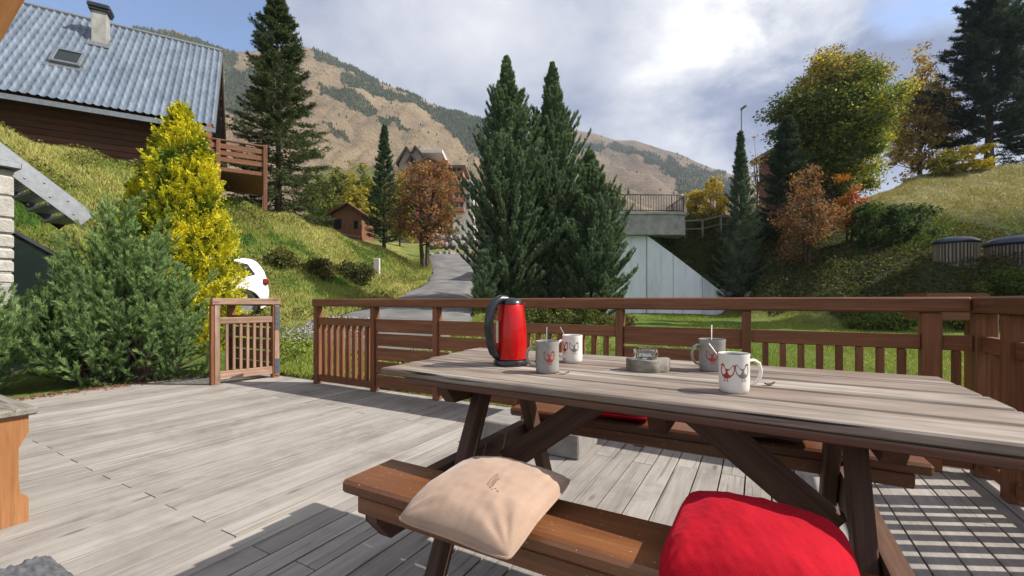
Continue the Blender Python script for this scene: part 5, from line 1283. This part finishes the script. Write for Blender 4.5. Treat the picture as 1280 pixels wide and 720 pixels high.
# mountain pines at the edge of the deck
def mugo(loc, label, seed, lobes, ns, L0=.24):
    r = np.random.default_rng(seed); root = empty('mountain_pine', loc, label, 'shrub', 'mountain pines beside the deck'); m = MB()
    Ss, Ds, Ls, Ts = [], [], [], []
    tot = sum(a[3] * a[4] for a in lobes)
    for (x, y, z, rx, rz) in lobes:
        n = max(6, int(ns / 11 * rx * rz / tot)); d = unit(r.normal(size=(n, 3)) + np.array([0, -.25, .2])); rad = r.uniform(.55, 1, n) ** .5
        s = d * rad[:, None] * np.array([rx, rx * .9, rz]) * (1 + .2 * np.sin(d[:, :1] * 6 + d[:, 2:] * 5 + seed)); s += np.array([x, y, z])
        dr = unit(d * np.array([.6, .6, .3]) + np.array([0, 0, .95]) + r.normal(0, .18, (n, 3)))
        kk = 11; bl = r.uniform(.16, .36, (n, 1)); tt = np.linspace(-.6, 1, kk)[None] + r.normal(0, .08, (n, kk))
        rd = unit(r.normal(size=(n, kk, 3)) + np.array([0, 0, .25]))
        q = s[:, None] + dr[:, None] * (tt * bl)[..., None] + rd * .02; dd = unit(dr[:, None] * .85 + rd * (.75 * (1.15 - np.clip(tt, 0, 1)))[..., None])
        q = q.reshape(-1, 3); dd = dd.reshape(-1, 3); lev = np.repeat(r.random(n), kk) * .6 + r.random(n * kk) * .4
        ok = q[:, 2] > .02; Ss.append(q[ok]); Ds.append(dd[ok]); Ls.append((r.uniform(.55, 1.1, n * kk) * L0 * .62)[ok]); Ts.append(lev[ok])
        for i in range(min(n, 14)): e = s[i]; m.tube([(x * .3, y * .3, -.1), (x * .8 + r.normal(0, .1), y * .8, z * .45), tuple(e)], [.03, .02, .008], 6, False)
    S = np.concatenate(Ss); D = np.concatenate(Ds); L = np.concatenate(Ls); T_ = np.concatenate(Ts)
    V, Fv, C = needles(r, S, D, L, 60, .05, .0068, .42, (.08, .15, .058), (.19, .285, .105), (.33, .43, .175), .65 + .75 * T_)
    m.build('trunk', M['bark'], root, local=True); fast_mesh('crown', V, Fv, M['needle'], root, col=C, local=True)
mugo(Vector((-4.98, 5.55, -.1)), 'tallest mountain pine shrub, in front of the metal staircase', 71, [(0, 0, 1.0, .55, .75), (-.02, .05, 1.62, .27, .6), (-.5, .05, .6, .42, .5), (.42, .0, .85, .45, .7), (.25, .1, 1.3, .3, .5)], 2300)
mugo(Vector((-5.85, 4.55, -.1)), 'mountain pine shrub by the stone wall at the left edge', 72, [(0, 0, .45, .5, .5), (-.45, .1, .5, .45, .5), (.35, -.12, .42, .42, .42), (.1, .2, .72, .3, .4)], 1900)
mugo(Vector((-4.85, 5.25, -.1)), 'mountain pine shrub nearest the golden conifer and the gate', 73, [(0, 0, .5, .5, .55), (.40, .1, .5, .42, .52), (.2, .3, .9, .4, .55), (-.25, -.15, .45, .4, .42), (.75, .28, .32, .3, .36)], 1900)

# broadleaved trees
b = base(532, 26.0)
broadleaf('rowan', b, 'rust-coloured small rowan tree at the top of the road', 'tree', 81, 6, 1.9, 1.6, 2.65, 4.05, 180, 10500, .14, [(.27, .125, .065), (.33, .18, .085), (.19, .12, .06), (.13, .13, .05)], [4, 3, 3, 2], .55, tr=.13, forks=2, hollow=.3)
b = base(1040, 25.0)
def cf(r, c, ci):
    x = c[:, 0] / 3.0; z = (c[:, 2] - 6.0) / 3.9; q = x * .95 + .05 + r.normal(0, .33, len(c)); out = np.where(q > .72, 2, np.where(q > .15, 1, 0))
    return np.where((z > .42) & (r.random(len(c)) < .75), 3, out)
broadleaf('maple', b, 'big rounded autumn tree turning from dark green to yellow', 'tree', 82, 10, 2.68, 2.6, 3.95, 5.55, 640, 80000, .14, [(.10, .135, .045), (.21, .25, .055), (.50, .45, .07), (.37, .25, .085)], [5, 4, 2, 1], .8, tr=.24, forks=3, hollow=.35, colfun=cf, lowcut=-.95)
b = base(1150, 36.5)
broadleaf('larch', b, 'pale yellow-brown autumn tree between the big maple and the dark pine', 'tree', 83, 10, 2.7, 2.2, 4.9, topH(b, 82) - 4.9, 260, 19000, .2, [(.36, .25, .08), (.44, .32, .09), (.24, .18, .08)], [3, 3, 2], .75, tr=.16, forks=1, hollow=.25, shape=lambda z: np.clip(1.05 - .35 * z, .5, 1.3))
b = base(1010, 20.2)
broadleaf('rowan', b, 'rust-brown feathery shrub tree on the shaded bank', 'tree', 84, 4, 1.28, 1.1, 1.95, 2.25, 110, 6500, .10, [(.26, .13, .07), (.32, .18, .085), (.18, .12, .07), (.2, .08, .05)], [3, 3, 2, 1], .5, tr=.06, forks=4, hollow=.25, shape=lambda z: np.clip(1.0 - .35 * z, .5, 1.3))
b = base(1062, 20.8)
broadleaf('rowan', b, 'slender orange-red shrub right of the rust-brown one', 'tree', 85, 3, .55, .5, 1.45, 1.75, 50, 2200, .10, [(.42, .10, .025), (.36, .16, .03), (.2, .06, .03)], [3, 2, 1], .35, tr=.05, forks=2, hollow=.2)
b = base(1112, 19.8)
broadleaf('laurel_bush', b, 'dark green rounded bush on the bank left of the waste containers', 'shrub', 86, 2, 1.45, 1.1, .95, .9, 90, 6500, .12, [(.045, .085, .03), (.07, .115, .04), (.04, .06, .025)], [3, 2, 2], .42, tr=.05, forks=3, trunk_show=False)
b = base(1205, 31.5)
broadleaf('yellow_shrub', b, 'bright yellow shrub at the foot of the dark pine', 'shrub', 87, 2, 1.25, 1.1, 1.0, .95, 60, 3200, .17, [(.55, .42, .025), (.42, .36, .03), (.25, .24, .03)], [4, 2, 1], .4, tr=.05, forks=3, trunk_show=False)
b = base(1178, 31.0)
broadleaf('yellow_shrub', b, 'smaller olive-yellow shrub left of the bright yellow one', 'shrub', 88, 2, .9, .8, .75, .7, 40, 1800, .17, [(.27, .24, .03), (.16, .16, .03)], [2, 2], .4, tr=.05, forks=3, trunk_show=False)
b = base(945, 30.0)
broadleaf('birch', b, 'thin half-bare pale tree behind the lamp post', 'tree', 89, 6, .75, .7, 2.2, topH(b, 178) - 2.1, 30, 420, .13, [(.3, .23, .12), (.24, .19, .1)], [1, 1], .5, tr=.07, forks=2, hollow=.2)
for px, d, y, w, sd_, lb in ((892, 31, 226, .95, 90, 'yellow shrub, taller of two behind the bridge railing end'), (868, 32, 240, .8, 91, 'yellow shrub, lower of two behind the bridge railing end')):
    b = base(px, d); hh = topH(b, y) / 2
    broadleaf('yellow_shrub', b, lb, 'shrub', sd_, 3, w, w, hh * .95, hh * 1.02, 60, 2400, .17, [(.42, .33, .06), (.5, .36, .05), (.27, .24, .06)], [3, 2, 1], .4, tr=.06, forks=3)
# grove behind the hut
q = 0
for px, d, y, w in ((404, 46, 214, 1.7), (421, 44, 207, 1.6), (438, 47, 208, 1.7), (455, 45, 218, 1.6), (412, 40, 232, 1.3), (446, 39, 236, 1.4), (466, 41, 228, 1.4), (392, 43, 222, 1.5), (500, 44, 222, 1.3), (484, 46, 216, 1.5)):
    b = base(px, d); hh = topH(b, y) / 2
    pal = [[(.22, .21, .03), (.13, .15, .03)], [(.10, .125, .03), (.16, .165, .03)], [(.32, .26, .03), (.2, .19, .03)]][q % 3]
    broadleaf('young_larch', b, 'yellow-green young tree in the grove behind the brown hut', 'tree', 300 + q, 5, w, w, hh, hh * 1.05, 60, 2600, .26, pal, [2, 2], .6, 'young trees behind the hut', tr=.08, forks=1, hollow=.2, shape=lambda z: np.clip(.95 - .45 * z, .35, 1.4)); q += 1
# wild shrubs on the grassy bank
for i, (px, py, w, h, lb, pal) in enumerate(((440, 352, .75, .42, 'dark low shrub on the bank right of the car', [(.05, .06, .022), (.09, .085, .03)]), (398, 345, .5, .32, 'brownish wild shrub on the bank just behind the railing end', [(.075, .07, .026), (.12, .1, .035)]), (352, 335, .4, .3, 'small weedy shrub on the bank behind the white car', [(.08, .09, .025), (.13, .12, .04)]))):
    p = hitground(px, py, 9, 26)
    broadleaf('wild_shrub', p, lb, 'shrub', 320 + i, 1, w, w * .8, h, h * .8, 40, 2200, .09, pal, [2, 1], .3, trunk_show=False)
for i, (px, d, w, h, lb) in enumerate(((650, 12.6, .9, .34, 'low leafy shrub at the foot of the stone pines, left one'), (712, 13.0, .9, .32, 'low leafy shrub at the foot of the stone pines, middle one'), (765, 13.4, .6, .26, 'low leafy shrub at the foot of the stone pines, right one'))):
    broadleaf('wild_shrub', base(px, d), lb, 'shrub', 330 + i, 1, w, w * .6, h, h * .7, 40, 2000, .075, [(.05, .075, .02), (.1, .12, .03), (.13, .1, .05)], [2, 2, 1], .28, trunk_show=False)
for i, (px, d, w, h, lb) in enumerate(((1262, 14.6, 1.0, .62, 'bright leafy shrub under the larger waste container'), (1218, 13.6, .6, .38, 'leafy shrub behind the timber box'), (1100, 14.4, 1.0, .3, 'weedy shrub on the lawn edge below the dark green bush'))):
    broadleaf('wild_shrub', base(px, d), lb, 'shrub', 340 + i, 1, w, w * .6, h, h * .8, 60, 4200, .085, [(.075, .11, .022), (.13, .16, .03), (.05, .075, .02)], [2, 2, 1], .3, trunk_show=False)

# ------------------------------------------------------------------ grass and ground cover
def sample(n, p0, p1, d0, d1, seed, bias=1.0):
    r = np.random.default_rng(seed); px = r.uniform(p0, p1, n); a, b_ = (d0(px), d1(px)) if callable(d0) else (d0, d1)
    d = a + (b_ - a) * r.random(n) ** bias; x = (px - 640) / F_ * d
    ok = ~roadmask(x, d, .05) & ~deckmask(x, d, .15); x, d = x[ok], d[ok]; return np.stack([x, d, ground(x, d) - .015], 1), px[ok], r
top_b = lambda px: np.interp(px, [0, 100, 200, 300, 365, 410, 470, 520, 550], [12.2, 13.2, 14.6, 17.4, 20.2, 22.8, 26, 28.5, 31])
low_b = lambda px: np.interp(px, [0, 100, 200, 300, 365, 410, 470, 520, 550], [7.2, 7.4, 8.4, 9.8, 9.5, 10.5, 13.5, 18, 26])
Pn, px, r = sample(210000, -120, 548, low_b, top_b, 401)
n1 = snoise(Pn[:, 0], Pn[:, 1], .9, 7); n2 = snoise(Pn[:, 0], Pn[:, 1], 3.1, 8)
t = np.clip(.45 + .5 * n1 + .3 * n2 + r.normal(0, .2, len(Pn)), 0, 1)[:, None]
col = np.array([.20, .265, .05]) * (1 - t) + np.array([.44, .42, .15]) * t
br = r.random(len(Pn)) < .10 + .12 * (n2 > .5); col[br] = np.array([.22, .155, .075]) * r.uniform(.6, 1.3, (br.sum(), 1))
grn = (n1 + 1.2 * n2 < -1.5); col[grn] = np.array([.09, .165, .03]) * r.uniform(.7, 1.4, (grn.sum(), 1))
n3 = snoise(Pn[:, 0], Pn[:, 1], 2.0, 9); sel = (n3 > .25) & (r.random(len(Pn)) < .30); W3 = Pn[sel].copy(); W3[:, 2] += r.random(len(W3)) ** 1.3 * .30
wc = np.array([[.10, .15, .03], [.17, .19, .045], [.16, .125, .06], [.26, .25, .07]])[r.integers(0, 4, len(W3))] * r.uniform(.6, 1.35, (len(W3), 1))
V, Fv, C = quads(r, W3, .075, wc, .5, .6); fast_mesh('weeds', V, Fv, M['leaf'], col=C, kind='stuff', label='leafy weeds among the long grass of the bank below the chalet', cat='weeds')
blades('bank_grass', Pn, .05, .19, .014 + .0014 * Pn[:, 1], col * r.uniform(.75, 1.25, (len(Pn), 1)), 402, .45, kind='stuff', label='long mixed green and straw grass covering the bank below the chalet', cat='grass')
Pn, px, r = sample(190000, 330, 1700, lambda p: np.full_like(p, 4.6), lambda p: np.interp(p, [330, 420, 520, 600, 800, 925, 1050, 1150, 1280, 1700], [10, 11, 14, 20, 22, 20.5, 16, 14.6, 13.6, 12]), 403, 1.0)
n1 = snoise(Pn[:, 0], Pn[:, 1], 1.1, 17); t = np.clip(.35 + .4 * n1 + r.normal(0, .2, len(Pn)), 0, 1)[:, None]
col = np.array([.15, .215, .035]) * (1 - t) + np.array([.30, .31, .07]) * t
blades('lawn_grass', Pn, .03, .09, .008 + .0012 * Pn[:, 1], col * r.uniform(.75, 1.25, (len(Pn), 1)), 404, .5, kind='stuff', label='bright green lawn grass beyond the railing', cat='grass')
W3, px, r = sample(26000, 340, 900, lambda p: np.full_like(p, 5.0), lambda p: np.interp(p, [340, 420, 520, 900], [9.5, 9.0, 8.5, 13]), 421)
n3 = snoise(W3[:, 0], W3[:, 1], 2.4, 31); W3 = W3[n3 > -.1]; W3[:, 2] += r.random(len(W3)) * .10
wc = np.array([[.13, .20, .035], [.20, .25, .05], [.10, .15, .03], [.27, .26, .08]])[r.integers(0, 4, len(W3))] * r.uniform(.7, 1.3, (len(W3), 1))
V, Fv, C = quads(r, W3, .055, wc, .8, .7); fast_mesh('weeds', V, Fv, M['leaf'], col=C, kind='stuff', label='clover and low weeds in the lawn just beyond the gate and railing', cat='weeds')
foot = lambda p: np.interp(p, [815, 900, 925, 960, 1050, 1150, 1280, 1600], [22.4, 22.6, 21, 18.6, 16.2, 14.6, 13.6, 12.2])
Pn, px, r = sample(60000, 1060, 1600, lambda p: np.interp(p, [1060, 1150, 1280], [20, 20, 18.2]), lambda p: np.full_like(p, 33.5), 405)
t = r.random((len(Pn), 1)); gmix = np.clip((24 - Pn[:, 1:2]) / 3, 0, 1)
col = (np.array([.19, .185, .065]) * (1 - t) + np.array([.30, .265, .12]) * t) * (1 - gmix) + (np.array([.08, .12, .025]) * (1 - t) + np.array([.16, .17, .04]) * t) * gmix
blades('hillside_grass', Pn, .06, .2, .05, col * r.uniform(.75, 1.2, (len(Pn), 1)), 406, .6, kind='stuff', label='dry straw-coloured grass on the hillside at the right', cat='grass')
Pn, px, r = sample(64000, 818, 1600, foot, lambda p: np.interp(p, [815, 900, 960, 1050, 1150, 1280, 1600], [24.6, 25.5, 26, 25, 22.5, 20, 20]), 407)
nn = snoise(Pn[:, 0], Pn[:, 1], 1.2, 27); Pn[:, 2] += r.random(len(Pn)) ** 1.6 * (.16 + .42 * np.clip(nn, 0, 1.4))
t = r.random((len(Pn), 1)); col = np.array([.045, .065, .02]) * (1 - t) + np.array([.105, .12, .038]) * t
br = r.random(len(Pn)) < .22; col[br] = np.array([.11, .075, .04]) * r.uniform(.6, 1.3, (br.sum(), 1))
ge = (Pn[:, 1] > 18.5) & (px > 1120) & (nn > -.2); col[ge] = np.array([.085, .125, .03]) * r.uniform(.6, 1.4, (ge.sum(), 1))
V, Fv, C = quads(r, Pn, .115, col * r.uniform(.7, 1.25, (len(Pn), 1)), .6, .65)
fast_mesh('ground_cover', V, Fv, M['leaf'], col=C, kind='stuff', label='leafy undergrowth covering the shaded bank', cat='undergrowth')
# gravel
Pn, px, r = sample(1, 0, 1, 5, 6, 1); r = np.random.default_rng(409)
gx_ = r.uniform(352, 470, 9000); gd_ = 8.3 + 3.4 * r.random(9000); x = (gx_ - 640) / F_ * gd_
ok = (snoise(x, gd_, 1.1, 3) > -.7) & ~deckmask(x, gd_, .1); x, gd_ = x[ok], gd_[ok]
Pn = np.stack([x, gd_, ground(x, gd_) + .035 + .005], 1)
col = np.array([.3, .285, .265]) * r.uniform(.55, 1.25, (len(Pn), 1))
V, Fv, C = quads(r, Pn, .055, col, 2.5, .8)
k = NT('gravel_stone'); c = k.attr('col').outputs['Color']; M['gravel'] = k.pr(c, .9)
fast_mesh('gravel', V, Fv, M['gravel'], col=C, kind='stuff', label='grey gravel at the mouth of the drive beyond the railing', cat='gravel')
# fallen needles and leaves along the edge of the deck
r = np.random.default_rng(411); n = 900; v = r.uniform(1.0, 3.3, n); u = -6.42 + np.abs(r.normal(0, .10, n)); P3 = np.array([UV(a, b_, .004 + .004 * r.random()) for a, b_ in zip(u, v)])
V, Fv, C = quads(r, P3, .035, np.array([.26, .12, .06]) * r.uniform(.5, 1.3, (n, 1)), 4, .4)
fast_mesh('fallen_leaves', V, Fv, M['leaf'], col=C, kind='stuff', label='brown fallen leaves along the deck edge under the pine shrubs', cat='leaves')

# ------------------------------------------------------------------ the air
k = NT('air'); vol = k.n('VolumePrincipled', {'Color': (.80, .87, 1, 1), 'Density': HAZE, 'Anisotropy': .2}); k.t.links.new(vol.outputs[0], k.out.inputs['Volume'])
hz = MB().box((0, 1400, 310), (7600, 3600, 640), None, .01).build('haze', k.m, None, (0, 1400, 310), kind='stuff')
